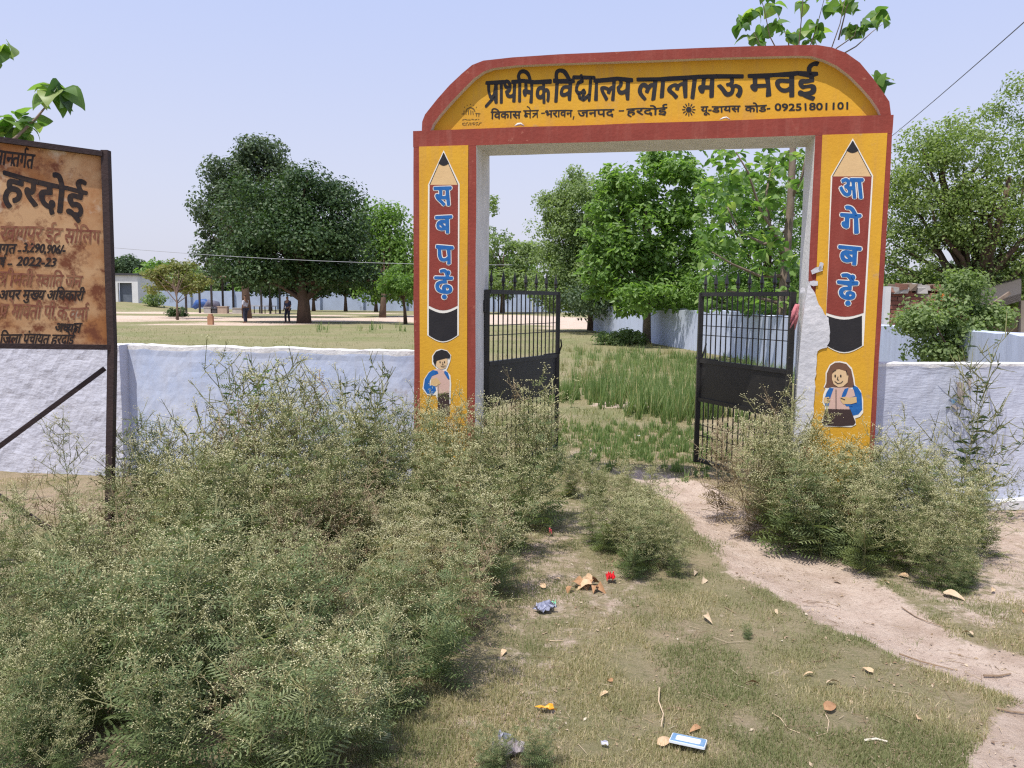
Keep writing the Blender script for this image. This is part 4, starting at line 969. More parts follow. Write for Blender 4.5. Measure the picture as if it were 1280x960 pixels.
# ---- trees
def crown(blobs, nclump, cr, nleaf, lsize, seed, T=T_QUAD, up=.6, inner=.55, top=1.0, tonev=.35, flat=1.0, shr=0.0):
    """blobs: (centre Vector, rx, ry, rz). Leaves gather in clumps over the blobs' surfaces."""
    rg = np.random.RandomState(seed); B = np.array([[b_[0].x, b_[0].y, b_[0].z, b_[1], b_[2], b_[3]] for b_ in blobs])
    B[:, 3:] = np.maximum(B[:, 3:] - shr * cr, B[:, 3:] * .35); wts = (B[:, 3] * B[:, 5] + B[:, 3] * B[:, 4]); wts /= wts.sum(); C = []; k = 0
    while len(C) < nclump and k < nclump * 40:
        k += 1; i = rg.choice(len(B), p=wts); d = rg.normal(size=3); d /= np.linalg.norm(d); f = inner + (1.04 - inner) * rg.rand() ** .6
        p = B[i, :3] + d * f * B[i, 3:]
        q = np.sqrt((((p - B[:, :3]) / B[:, 3:]) ** 2).sum(1)); q[i] = 9
        if q.min() < .60: continue
        C.append(p)
    C = np.array(C); cl = rg.randint(len(C), size=nleaf); csz = cr * (.6 + .8 * rg.rand(len(C)))
    d = rg.normal(size=(nleaf, 3)); d /= np.linalg.norm(d, axis=1)[:, None]
    P = C[cl] + d * (csz[cl] * (.25 + .8 * rg.rand(nleaf) ** .5))[:, None] * [1, 1, .72 * flat]
    nrm = d * .8 + np.array([0, 0, up]); R = rnd_rot(rg, nleaf, nrm, .55)
    ct = rg.rand(len(C)); tone = np.clip(tonev * ct[cl] + (1 - tonev) * rg.rand(nleaf), 0, 1)
    return C, P, R, lsize * (.65 + .6 * rg.rand(nleaf)), tone
def pxblobs(L, Y, dep=1.0): return [(at(x, y, Y + (o[0] if o else 0)), rx * Y / FPX, rx * Y / FPX * dep, ry * Y / FPX) for x, y, rx, ry, *o in L]
def tree(name, label, cat, base, blobs, nclump, cr, nleaf, lsize, mleaf, mbark, seed, tr=.2, fork=None, nlimb=14, T=T_QUAD, path=None, limbs=None, group=None, **kw):
    """base: trunk foot; path: trunk polyline above it; limbs run to some of the crown's clumps"""
    root = empty(name, base, label, cat, group)
    C, P, R, s_, tone = crown(blobs, nclump, cr, nleaf, lsize, seed, T, **kw)
    S = Soup(); S.inst(T, None, 0, P, R, s_, tone); S.build('crown', [mleaf], root)
    rg = random.Random(seed); mb = MB(); base = Vector(base)
    cen = sum((b_[0] for b_ in blobs), Vector()) / len(blobs)
    pth = [base + Vector((0, 0, -.1))] + ([Vector(p) for p in path] if path else [base + (Vector((cen.x, cen.y, 0)) - Vector((base.x, base.y, 0))) * .15 + Vector((0, 0, (cen.z - base.z) * .35)), base + (Vector((cen.x, cen.y, 0)) - Vector((base.x, base.y, 0))) * .5 + Vector((0, 0, (cen.z - base.z) * .72))])
    L = len(pth); mb.tube(pth, [tr * 1.12] + [tr * (1 - .55 * i / (L - 1)) for i in range(1, L)], 8)
    tips = [Vector(c) for c in C]; rg.shuffle(tips)
    for c in tips[:nlimb]:
        j = rg.randint(1, L - 1); f = rg.random(); s0 = pth[j - 1].lerp(pth[j], .55 + .45 * f) if j > 1 else pth[1].lerp(pth[min(2, L - 1)], f)
        if c.z < s0.z - .3: s0 = pth[1]
        m1 = s0.lerp(c, .35) + Vector((rg.uniform(-1, 1), rg.uniform(-1, 1), rg.uniform(0, 1))) * (c - s0).length * .07; m2 = s0.lerp(c, .7) + Vector((rg.uniform(-1, 1), rg.uniform(-1, 1), rg.uniform(0, 1))) * (c - s0).length * .07
        mb.tube([s0, m1, m2, c], [tr * .42, tr * .30, tr * .18, tr * .05], 5, cap=False)
    mb.build('trunk', [mbark], root, True)
    return root
BARK = mat('brown_bark', (.13, .085, .06), (.08, .055, .04), 6, .95, .8, 12, stretch=(1, 1, .3), dist=.03)
BARKG = mat('grey_bark', (.27, .21, .165), (.17, .13, .10), 7, .95, .6, 14, stretch=(1, 1, .35), dist=.02)
L_MANGO = leafmat('mango_leaf', (.025, .055, .02), (.07, .12, .04), .22, .5, cc=(.11, .15, .05), spec=.3)
L_MANGO2 = leafmat('grey_green_leaf', (.045, .075, .04), (.11, .155, .08), .28, .5)
L_LIGHT = leafmat('light_green_leaf', (.085, .165, .035), (.19, .30, .075), .42, .5)
L_NEEM = leafmat('feathery_leaf', (.14, .20, .08), (.27, .34, .15), .42, .55)
L_BIG = leafmat('broad_leaf', (.095, .175, .045), (.24, .36, .11), .46, .45, cc=(.33, .42, .15))
L_DRYT = leafmat('olive_leaf', (.12, .175, .055), (.28, .35, .13), .45, .55, cc=(.38, .40, .18))
L_FAR = leafmat('far_leaf', (.05, .085, .045), (.09, .14, .065), .25, .7)
L_YEL = leafmat('yellowing_leaf', (.13, .17, .05), (.26, .25, .10), .4, .6, cc=(.32, .22, .12))
tree('shade_tree', 'tall grey-green tree behind the mango tree, its crown at the upper left', 'tree', gnd(309, 398, 0), pxblobs([(296, 222, 42, 36), (325, 192, 34, 18), (280, 262, 38, 38), (266, 300, 28, 34), (300, 275, 55, 45), (345, 215, 40, 30), (272, 330, 24, 20), (268, 345, 22, 12)], 66), 130, 1.25, 22000, .30, L_MANGO2, BARK, 41, tr=.36, inner=.4, shr=.35)
tree('mango_tree', 'large dark green mango tree with thick low-forked trunk in the yard', 'tree', gnd(380, 404, 0), pxblobs([(392, 238, 50, 34), (330, 262, 55, 52), (425, 275, 44, 52), (372, 300, 90, 52), (440, 325, 36, 46), (300, 325, 44, 36), (400, 343, 70, 22), (340, 340, 66, 20), (458, 348, 26, 20), (478, 350, 18, 16)], 53), 190, 1.3, 52000, .235, L_MANGO, BARK, 42, tr=.46, path=[gnd(380, 404) + Vector((0, 0, 1.4)), gnd(378, 404) + Vector((-.1, 0, 2.6)), gnd(372, 404) + Vector((-.3, .3, 5.5))], nlimb=26, inner=.4, shr=.6)
tree('sunlit_tree', 'light green tree standing right of the mango tree beyond the left pillar', 'tree', gnd(478, 397, 0), pxblobs([(464, 290, 20, 28), (482, 298, 24, 34), (503, 320, 26, 36), (485, 345, 36, 26), (508, 350, 20, 24)], 74), 110, 1.3, 15000, .36, L_LIGHT, BARK, 43, tr=.3)
tree('young_tree', 'young tree with dark stem and pale crown beside the left pillar', 'tree', gnd(507, 405, 0), pxblobs([(500, 345, 24, 10), (508, 355, 18, 10), (492, 357, 16, 8)], 51), 40, .5, 3000, .2, L_LIGHT, BARK, 44, tr=.13, nlimb=8)
tree('far_tree', 'distant dark round tree above the white store building', 'tree', (at(160, 375, 210).x, 210, 0), pxblobs([(158, 333, 22, 10), (172, 340, 18, 9), (145, 338, 12, 8)], 210), 60, 1.6, 5000, .8, L_FAR, BARK, 45, tr=.5)
tree('young_tree', 'sapling with yellowing leaves and several stems near the shed', 'tree', gnd(222, 400, 0), pxblobs([(215, 345, 26, 14), (240, 353, 24, 12), (198, 355, 18, 9), (212, 332, 8, 9), (232, 338, 12, 8)], 61), 60, .55, 4200, .25, L_YEL, BARK, 46, tr=.09, nlimb=14)
tree('round_shrub', 'small dark green round shrub on the dirt yard left of the shed', 'shrub', gnd(220, 399, 0), pxblobs([(220, 392, 11, 7)], 66), 24, .3, 1600, .16, L_MANGO, BARK, 47, tr=.05, nlimb=5)
tree('round_shrub', 'pale green bush beside the white store building', 'shrub', (at(193, 380, 95).x, 95, .2), pxblobs([(193, 373, 10, 9), (186, 377, 8, 6)], 95), 24, .5, 1500, .25, L_NEEM, BARK, 48, tr=.06, nlimb=5)
tl = [(205, 352, 30, 18, 128), (245, 357, 26, 14, 126), (285, 358, 25, 14, 130), (325, 362, 30, 14, 128), (365, 362, 30, 13, 131), (405, 360, 30, 14, 127), (445, 362, 28, 13, 129), (485, 362, 30, 14, 126), (520, 358, 26, 16, 130), (640, 352, 36, 22, 128), (700, 358, 40, 20, 126)]
lb = ['between the store building and the sapling', 'above the left end of the shed', 'over the shed posts', 'seen under the shade tree', 'seen behind the person in dark clothes', 'seen under the middle of the mango crown', 'seen under the right of the mango crown', 'behind the young tree with the dark stem', 'just left of the boy pillar', 'above the left gate leaf', 'behind the feathery tree']
for i, (x, y, rx, ry, Yd) in enumerate(tl):
    tree('background_tree', 'green tree beyond the far wall, ' + lb[i], 'tree', (at(x, 380, Yd).x, Yd, 0), pxblobs([(x, y - 6, rx, ry + 3), (x - rx * .5, y + 2, rx * .6, ry * .7), (x + rx * .45, y + 4, rx * .6, ry * .6)], Yd), 60, 1.3, 3200, .62, [L_LIGHT, L_NEEM, L_FAR][i % 3], BARK, 60 + i, tr=.25, nlimb=5, group='trees beyond the far wall')
for i_, (x_, lab_) in enumerate(((392, 'dark tree before the far wall, right of the mango trunk'), (432, 'dark tree before the far wall, in the middle of the shaded stretch'), (470, 'dark tree before the far wall, left of the young tree'), (338, 'dark tree before the far wall, behind the shed posts'))):
    tree('shade_tree', lab_, 'tree', (at(x_, 380, 101).x, 101, 0), pxblobs([(x_, 350, 24, 17), (x_ + 10, 358, 18, 10), (x_ - 12, 357, 16, 10)], 101), 50, 1.0, 4200, .42, L_MANGO, BARK, 140 + i_, tr=.25, nlimb=6, group='dark trees before the far wall')
tree('far_tree', 'dark tree close beyond the left pillar edge, above the left gate leaf', 'tree', (at(628, 380, 98).x, 98, 0), pxblobs([(622, 312, 22, 26), (640, 325, 26, 22), (612, 258, 6, 14), (655, 318, 18, 14), (630, 350, 40, 20)], 98), 90, 1.2, 9000, .42, L_NEEM, BARK, 75, tr=.3)
tree('feathery_tree', 'pale feathery-leaved tree seen through the left half of the gateway', 'tree', gnd(741, 413, 0), pxblobs([(728, 262, 36, 40), (702, 285, 32, 42), (745, 310, 46, 48), (700, 335, 32, 34), (690, 262, 16, 20), (718, 215, 6, 18), (735, 350, 50, 28), (765, 270, 30, 40), (715, 368, 46, 20), (755, 372, 40, 20)], 42), 300, .62, 50000, .15, L_NEEM, BARK, 76, tr=.30, path=[gnd(741, 413) + Vector((0, 0, 1.6)), gnd(738, 413) + Vector((0, 0, 3.2)), gnd(735, 413) + Vector((-.2, 0, 5.5))], nlimb=24, inner=.45)
tree('dark_tree', 'shady tree between the feathery tree and the broad-leaved tree', 'tree', gnd(763, 414, 0), pxblobs([(770, 330, 34, 40), (790, 350, 40, 34), (850, 340, 40, 40), (750, 370, 44, 22), (830, 376, 60, 24), (880, 365, 40, 30)], 39), 150, .6, 20000, .17, L_MANGO2, BARK, 77, tr=.25, nlimb=14)
tree('broad_leaf_tree', 'broad-leaved tree with slender trunk in the middle of the gateway', 'tree', gnd(808, 431, 0), pxblobs([(800, 222, 46, 30), (770, 258, 34, 32), (835, 245, 44, 40), (800, 290, 55, 40), (770, 325, 38, 32), (835, 320, 42, 40), (805, 368, 66, 24), (770, 345, 30, 30), (845, 340, 34, 34), (745, 330, 24, 26), (865, 290, 30, 34), (850, 365, 34, 24), (745, 290, 20, 30), (840, 215, 34, 24)], 29), 290, .38, 17000, .205, L_BIG, BARKG, 78, tr=.16, T=T_LEAF, path=[gnd(808, 431) + Vector((0, 0, 1.2)), gnd(806, 431) + Vector((0, 0, 2.4)), gnd(802, 431) + Vector((0, 0, 4.6))], nlimb=26, up=.9, inner=.4)
tree('acacia_tree', 'fine-leaved tree behind the trunk of the tall big-leaved tree', 'tree', (at(960, 380, 27).x, 27, 0), pxblobs([(930, 250, 50, 36), (975, 270, 40, 40), (900, 300, 36, 36), (950, 330, 50, 36), (995, 330, 30, 40), (890, 350, 30, 26), (940, 374, 66, 20), (1000, 220, 22, 24), (880, 372, 30, 20)], 27), 260, .42, 34000, .10, L_LIGHT, BARK, 79, tr=.14, nlimb=20, inner=.4)
tree('thorn_tree', 'big olive-green spreading tree with dark leaning trunk right of the gateway', 'tree', (at(1222, 400, 16.5).x, 16.5, 0), pxblobs([(1150, 205, 40, 42), (1200, 195, 50, 44), (1262, 175, 40, 52), (1145, 262, 38, 46), (1215, 262, 60, 46), (1180, 318, 55, 40), (1272, 290, 40, 52), (1130, 320, 24, 50), (1330, 230, 60, 80), (1275, 120, 22, 34), (1245, 345, 45, 30), (1320, 330, 50, 50), (1140, 360, 30, 24), (1180, 372, 70, 22), (1270, 372, 40, 24), (1120, 290, 18, 80), (1160, 235, 50, 60)], 16.5), 560, .30, 64000, .068, L_DRYT, BARK, 80, tr=.17,
     path=[at(1222, 400, 16.5), at(1212, 350, 16.5), at(1196, 300, 16.5), at(1185, 250, 16.7)], nlimb=70, inner=.45)
mb = MB(); tt = bpy.data.objects['thorn_tree']; mb.tube([at(1214, 355, 16.4), at(1238, 312, 16.2), at(1252, 270, 16.0), at(1262, 220, 16)], [.12, .10, .07, .04], 8); mb.build('limb', [BARK], tt, True)
tree('bush', 'leafy bush growing between the two right-hand walls', 'shrub', (at(1200, 470, 9.6).x, 9.6, 0), pxblobs([(1150, 400, 26, 16), (1235, 395, 24, 18), (1200, 425, 34, 26), (1185, 385, 20, 34), (1212, 395, 22, 30), (1205, 355, 26, 14), (1225, 440, 26, 14), (1165, 440, 20, 14)], 9.6), 120, .17, 11000, .055, L_NEEM, BARK, 81, tr=.05, nlimb=16, inner=.3)
tree('bush', 'low bush by the foot of the slender trunk beyond the gateway', 'shrub', gnd(775, 430, 0), pxblobs([(775, 422, 28, 7), (790, 424, 16, 6)], 29.5), 30, .3, 2600, .12, L_NEEM, BARK, 82, tr=.03, nlimb=5)
# ---- big leaves kept as single pieces
def leaf_mesh(name, kind, m):
    """broad pointed leaf of unit length, folded along its midrib and arched, rim slightly wavy"""
    n = 7; V = []; F = []
    for i in range(n + 1):
        t = i / n; w_ = (math.sin(math.pi * t ** .62) ** .85) * .50 * (1 - .22 * t) if 0 < i < n else .0; z = .10 * math.sin(math.pi * t) - .22 * t * t
        V += [(t, -w_, z + .16 * w_ + .015 * math.sin(i * 2.1 + kind)), (t, 0, z), (t, w_, z + .16 * w_ + .015 * math.cos(i * 1.7 + kind))]
    for i in range(n):
        a = 3 * i; F += [(a, a + 1, a + 4, a + 3), (a + 1, a + 2, a + 5, a + 4)]
    me = bpy.data.meshes.new(name); me.from_pydata(V, [], F); me.update(); me.polygons.foreach_set('use_smooth', [True] * len(F))
    at2 = me.attributes.new('tone', 'FLOAT', 'FACE'); at2.data.foreach_set('value', [kind / 4] * len(F)); me.materials.append(m); return me
L_TEAK = leafmat('big_leaf', (.07, .145, .04), (.19, .30, .09), .48, .42, cc=(.30, .38, .14))
LMS = [leaf_mesh('leaf', k_, L_TEAK) for k_ in range(5)]
def place_leaves(root, P, R, s_, seed, name='leaf'):
    rg = random.Random(seed); rp = wloc(root)
    for i in range(len(P)):
        o = bpy.data.objects.new(name, LMS[rg.randrange(5)]); COL.objects.link(o); o.parent = root
        Mx = Matrix([list(R[i][0]) + [0], list(R[i][1]) + [0], list(R[i][2]) + [0], [0, 0, 0, 1]])
        o.matrix_basis = Matrix.Translation(Vector(P[i]) - rp) @ Mx @ Matrix.Scale(float(s_[i]), 4)
def whorl(c, n, s_, rg, droop=-.35):
    """a bunch of leaves round a twig tip"""
    P, D = [], []
    a0 = rg.rand() * 6.28
    for i in range(n):
        a = a0 + i * 2.4; P.append(np.array(c) + rg.normal(size=3) * .02); D.append([math.cos(a), math.sin(a), droop + .5 * rg.normal()])
    return np.array(P), frame(np.array(D), rg), s_ * (.7 + .5 * rg.rand(n))
TY = 20.5
tk = gnd(974, 458); teak = empty('tall_big_leaved_tree', tk, 'tall slim tree with very big leaves whose top shows above the arch', 'tree')
mb = MB(); rg = np.random.RandomState(9)
def P_(x, y, o=0): return at(x, y, TY + o)
mb.tube([tk + Vector((0, 0, -.1)), P_(976, 400), P_(982, 330), P_(988, 260), P_(991, 190), P_(992, 120), P_(994, 60)], [.15, .13, .115, .10, .085, .07, .05], 8)
limbs = [[(982, 330), (968, 290), (950, 262), (935, 215), (920, 190)], [(984, 300), (955, 305), (925, 290), (905, 250)], [(980, 345), (950, 345), (915, 330), (890, 315)], [(988, 250), (1003, 220), (1008, 190)], [(978, 380), (940, 370), (905, 362)], [(960, 275), (958, 240), (965, 205)],
         [(992, 110), (975, 70), (962, 45), (955, 10), (948, -10)], [(992, 120), (998, 62), (1003, 10), (1004, -20)], [(993, 100), (1012, 60), (1022, 30), (1032, -8)], [(993, 120), (1036, 70), (1050, 30), (1058, -10)], [(993, 110), (1046, 60), (1068, 45), (1072, 30)], [(1040, 75), (1070, 58), (1090, 40), (1103, 30)], [(993, 150), (1060, 120), (1098, 100)], [(992, 100), (985, 50), (975, 25), (965, 0)], [(993, 80), (952, 60), (942, 40)], [(1048, 50), (1058, 10), (1068, -15)]]
for L in limbs:
    L3 = [P_(x, y, (i * .25) * (1 if L[-1][0] % 2 else -1)) for i, (x, y) in enumerate(L)]; r0 = .055 if L[0][1] > 160 else .022
    mb.tube(L3, [r0 * (1 - .75 * i / (len(L) - 1)) for i in range(len(L))], 5)
mb.build('trunk', [BARKG], teak, True)
PP, RR, SS = [], [], []
topc = [(930, 22), (928, 30), (944, 14), (938, 45), (948, 50), (955, 36), (966, 6), (972, 30), (988, 42), (1004, 2), (1008, 38), (1020, 30), (1024, 42), (1012, 50), (1040, 4), (1050, 6), (1062, 2), (1062, 34), (1068, 42), (1076, 36), (1088, 28), (1096, 18), (1104, 24), (1100, 94), (1105, 102), (1035, -12), (1068, -12), (958, -10), (1000, -20)]
for (x, y) in topc: a = whorl(P_(x, y, rg.normal() * .5), 5, .34, rg, -.6); PP.append(a[0]); RR.append(a[1]); SS.append(a[2])
low = []
for _ in range(27):
    x, y = 880 + 130 * rg.rand(), 200 + 180 * rg.rand(); a = whorl(P_(x, y, -1.4 - rg.rand()), 5, .25, rg); PP.append(a[0]); RR.append(a[1]); SS.append(a[2])
place_leaves(teak, np.concatenate(PP), np.concatenate(RR), np.concatenate(SS), 4)
PP, RR, SS = [], [], []
for _ in range(330):
    x, y = 872 + 145 * rg.rand(), 185 + 205 * rg.rand(); a = whorl(P_(x, y, -.9 + 3.0 * rg.rand()), 4, .225, rg); PP.append(a[0]); RR.append(a[1]); SS.append(a[2])
S = Soup(); PP = np.concatenate(PP); S.inst(T_LEAF * [1, 1.3, 1], None, 0, PP, np.concatenate(RR), np.concatenate(SS), rg.rand(len(PP)))
tag(S.build('crown', [L_TEAK], teak), kind='stuff')
# near tree at the left edge: only some twigs reach into the picture
NY = 8.2; nb0 = at(-230, 700, NY); nb0.z = 0
corner = empty('broad_leaved_tree', nb0, 'broad-leaved tree at the left edge, its leafy twigs hanging in over the notice board', 'tree')
mb = MB(); Q_ = lambda x, y, o=0: at(x, y, NY + o)
mb.tube([nb0 + Vector((0, 0, -.1)), Q_(-225, 400), Q_(-215, 250), Q_(-180, 120), Q_(-150, -40)], [.12, .11, .09, .07, .04], 8)
for L in ([(-215, 250), (-90, 225), (-20, 200), (18, 172), (40, 158)], [(-20, 200), (20, 172), (45, 148), (60, 130), (70, 120)], [(-215, 240), (-100, 170), (-30, 110), (-2, 88), (4, 66)], [(-100, 170), (-60, 150), (-25, 160)], [(-180, 120), (-90, 60), (-40, 20)], [(-90, 225), (-40, 260), (-20, 290)]):
    mb.tube([Q_(x, y, i * .06) for i, (x, y) in enumerate(L)], [.02 * (1 - .82 * i / (len(L) - 1)) for i in range(len(L))], 6)
mb.build('trunk', [BARKG], corner, True)
PP, RR, SS = [], [], []
for (x, y, n_, s_, dr) in ((70, 116, 5, .23, -.4), (64, 106, 4, .20, -.6), (80, 110, 4, .23, -1.1), (60, 118, 4, .22, -1.1), (42, 152, 4, .20, .1), (36, 158, 4, .19, -.4), (22, 150, 5, .24, -.4), (14, 160, 4, .24, -.3), (28, 164, 4, .22, -.6), (4, 60, 4, .24, -.6), (9, 52, 3, .22, -.9), (-6, 66, 3, .18, -.4), (2, 160, 2, .18, -.2), (-25, 160, 4, .2, -.3), (-45, 20, 5, .2, -.3), (-30, 105, 4, .2, -.3), (-22, 285, 4, .2, -.4), (-60, 150, 4, .2, -.3), (-90, 60, 5, .2, -.3), (-150, -30, 6, .22, -.3), (-130, 150, 5, .2, -.3), (-180, 60, 5, .2, -.3)):
    a = whorl(Q_(x, y, .2), n_, s_, rg, dr); PP.append(a[0]); RR.append(a[1]); SS.append(a[2])
place_leaves(corner, np.concatenate(PP), np.concatenate(RR), np.concatenate(SS), 6)

# =================================================================== THINGS IN THE YARD
CONC = mat('grey_concrete', (.42, .40, .37), (.33, .31, .29), 3, .9, .4, 20)
WPNT = mat('white_building_paint', (.66, .66, .66), (.58, .58, .58), .8, .9)
DARKI = mat('dark_interior', (.05, .055, .06), (.04, .04, .045), 3, .9)
SLATE = mat('dark_roof', (.06, .06, .065), None, rough=.9)
# store building on the rise
bx = at(131, 378, 98); bz = gz(bx.x + 2, 98)
sb = empty('store_building', (at(158, 378, 98).x, 98, bz), 'small white flat-roofed building with one wide opening at the far left', 'building')
xl, xo0, xo1, xr = at(124, 378, 98).x, at(148, 378, 98).x, at(165.5, 378, 98).x, at(173, 378, 98).x
zt_ = at(150, 344, 98).z; zo = at(150, 353.5, 98).z; zb_ = bz - .5
for (a, b_, c, d) in ((xl, xo0, zb_, zt_), (xo1, xr, zb_, zt_), (xo0, xo1, zo, zt_)):
    mb = MB(); mb.box(((a + b_) / 2, 98.15, (c + d) / 2), (b_ - a - .001, .3, d - c)); mb.build('wall', [WPNT], sb)
mb = MB(); mb.box((xr - .15, 100.8, (zb_ + zt_) / 2), (.3, 5.0, zt_ - zb_)); mb.build('wall', [WPNT], sb)
mb = MB(); mb.box(((xl + xr) / 2, 103.4, (zb_ + zt_) / 2), (xr - xl, .2, zt_ - zb_)); mb.build('wall', [WPNT], sb)
mb = MB(); mb.box(((xo0 + xo1) / 2, 98.5, (zb_ + zo) / 2), (xo1 - xo0, .06, zo - zb_)); mb.build('shutter', [mat('blue_grey_shutter', (.13, .15, .19), (.10, .12, .15), 2, .6)], sb)
mb = MB(); mb.box(((xl + xr) / 2, 100.7, zt_ + .12), (xr - xl + .5, 5.9, .24)); mb.build('roof', [SLATE], sb)
# open shed with counters under the trees
sh = empty('open_shed', (at(295, 392, 82).x, 82, 0), 'open shed on thin dark posts in the shade behind the mango tree', 'shed')
PST = mat('dark_post', (.035, .03, .03), (.05, .04, .035), 4, .8)
for i, x in enumerate((233, 250, 265, 279, 292, 327, 338, 350)):
    p = at(x, 392, 82 + (i % 2) * .2); ztop = 3.55 if i > 1 else [2.0, 2.7][i]
    mb = MB(); mb.bar((p.x, p.y, -.1), (p.x, p.y, ztop), .17); mb.build('post', [PST], sh)
for (x0, x1, yy, m_) in ((262, 300, 0, mat('brown_tin', (.16, .08, .05), (.22, .12, .08), 1.5, .7)), (322, 352, .3, mat('faded_red_tin', (.33, .14, .11), (.28, .13, .10), 1.5, .7))):
    a, b_ = at(x0, 380, 82).x, at(x1, 380, 82).x; mb = MB()
    mb.add([(a, 80.6, 3.56 + yy * .1), (b_, 80.6, 3.56 + yy * .1), (b_, 85.5, 4.2 + yy * .1), (a, 85.5, 4.2 + yy * .1), (a, 80.6, 3.62 + yy * .1), (b_, 80.6, 3.62 + yy * .1), (b_, 85.5, 4.26 + yy * .1), (a, 85.5, 4.26 + yy * .1)], [(0, 3, 2, 1), (4, 5, 6, 7), (0, 1, 5, 4), (1, 2, 6, 5), (2, 3, 7, 6), (3, 0, 4, 7)]); mb.build('roof', [m_], sh)
for i, (x0, x1, yt, m_, lb_) in enumerate(((256.5, 265, 384.5, CONC, 'grey counter block at the left end of the shed'), (273.5, 285, 383.5, mat('tan_block', (.42, .33, .26), (.36, .28, .22), 2, .9), 'tan counter block in the middle of the shed'), (292, 303.5, 385.5, CONC, 'low grey counter block at the right of the shed'), (266.5, 272.5, 386, SLATE, 'dark box between the grey and the tan counter blocks'))):
    a, b_ = at(x0, 392, 81.3).x, at(x1, 392, 81.3).x; z = at(x0, yt, 81.3).z; mb = MB(); mb.box(((a + b_) / 2, 81.3, z / 2 - .02), (b_ - a, .7, z + .04)); mb.box(((a + b_) / 2, 81.3, z + .035), (b_ - a + .1, .8, .07)); tag(recenter(mb.build('counter', [m_])), lb_, 'counter', 'counters under the shed')
tb0 = empty('bench', (at(328, 392, 82.5).x, 82.5, 0), 'long low table on thin legs under the right half of the shed', 'bench')
a, b_ = at(310, 392, 82.5).x, at(346, 392, 82.5).x; mb = MB(); mb.box(((a + b_) / 2, 82.5, .78), (b_ - a, .6, .08)); mb.build('top', [CONC], tb0)
for k in range(6): mb = MB(); mb.bar((a + .1 + (b_ - a - .2) * k / 5, 82.5, 0), (a + .1 + (b_ - a - .2) * k / 5, 82.5, .74), .08); mb.build('leg', [PST], tb0)
BLT = mat('blue_tarpaulin', (.03, .08, .26), (.05, .12, .32), 3, .5)
mb = MB(); c = at(253, 381, 84); mb.tube([(c.x - .9, 84, .5), (c.x - .5, 84, .95), (c.x + .2, 84.1, 1.0), (c.x + .9, 84, .6), (c.x + 1.1, 84, .3)], [.25, .42, .48, .35, .15], 8); tag(recenter(mb.build('tarpaulin_bundle', [BLT], None, True)), 'blue tarpaulin bundle at the left of the open shed', 'bundle')
mb = MB(); c = at(264, 381, 83.5); mb.tube([(c.x - .7, 83.5, .5), (c.x - .2, 83.5, 1.0), (c.x + .6, 83.6, .85), (c.x + .9, 83.5, .3)], [.2, .42, .38, .15], 8); tag(recenter(mb.build('tarpaulin_bundle', [mat('grey_blue_bundle', (.10, .11, .17), (.16, .15, .2), 3, .6)], None, True)), 'grey-blue bundle next to the blue one at the shed', 'bundle')
BRK = mat('brick', (.29, .15, .105), (.23, .115, .085), 18, .9, .4, 40)
mb = MB(); c = gnd(263.5, 406); mb.box((c.x, c.y, .26), (.30, .26, .52)); mb.box((c.x, c.y, .58), (.20, .20, .12)); tag(recenter(mb.build('brick_marker', [mat('brick_marker_paint', (.42, .24, .14), (.34, .17, .10), 4, .9)])), 'short orange-brown brick marker standing on the dirt yard', 'marker')

# people in the yard
def skin_body(name, joints, edges, radii, m, parent, sub=2):
    me = bpy.data.meshes.new(name + '_base'); me.from_pydata(joints, edges, []); o = bpy.data.objects.new(name + '_base', me); COL.objects.link(o)
    md = o.modifiers.new('s', 'SKIN'); md.use_smooth_shade = True; s2 = o.modifiers.new('u', 'SUBSURF'); s2.levels = sub
    for i, r_ in enumerate(radii):
        v = me.skin_vertices[0].data[i]; v.radius = r_ if isinstance(r_, tuple) else (r_, r_); v.use_root = (i == 0)
    bpy.context.view_layer.update(); ev = bpy.data.meshes.new_from_object(o.evaluated_get(bpy.context.evaluated_depsgraph_get())); ev.name = name
    bpy.data.objects.remove(o); ob = bpy.data.objects.new(name, ev); COL.objects.link(ob); ev.materials.append(m); ob.parent = parent; return ob
SKN = mat('brown_skin', (.20, .11, .07), None, rough=.6); HAIR = mat('black_hair', (.012, .01, .01), None, rough=.6)
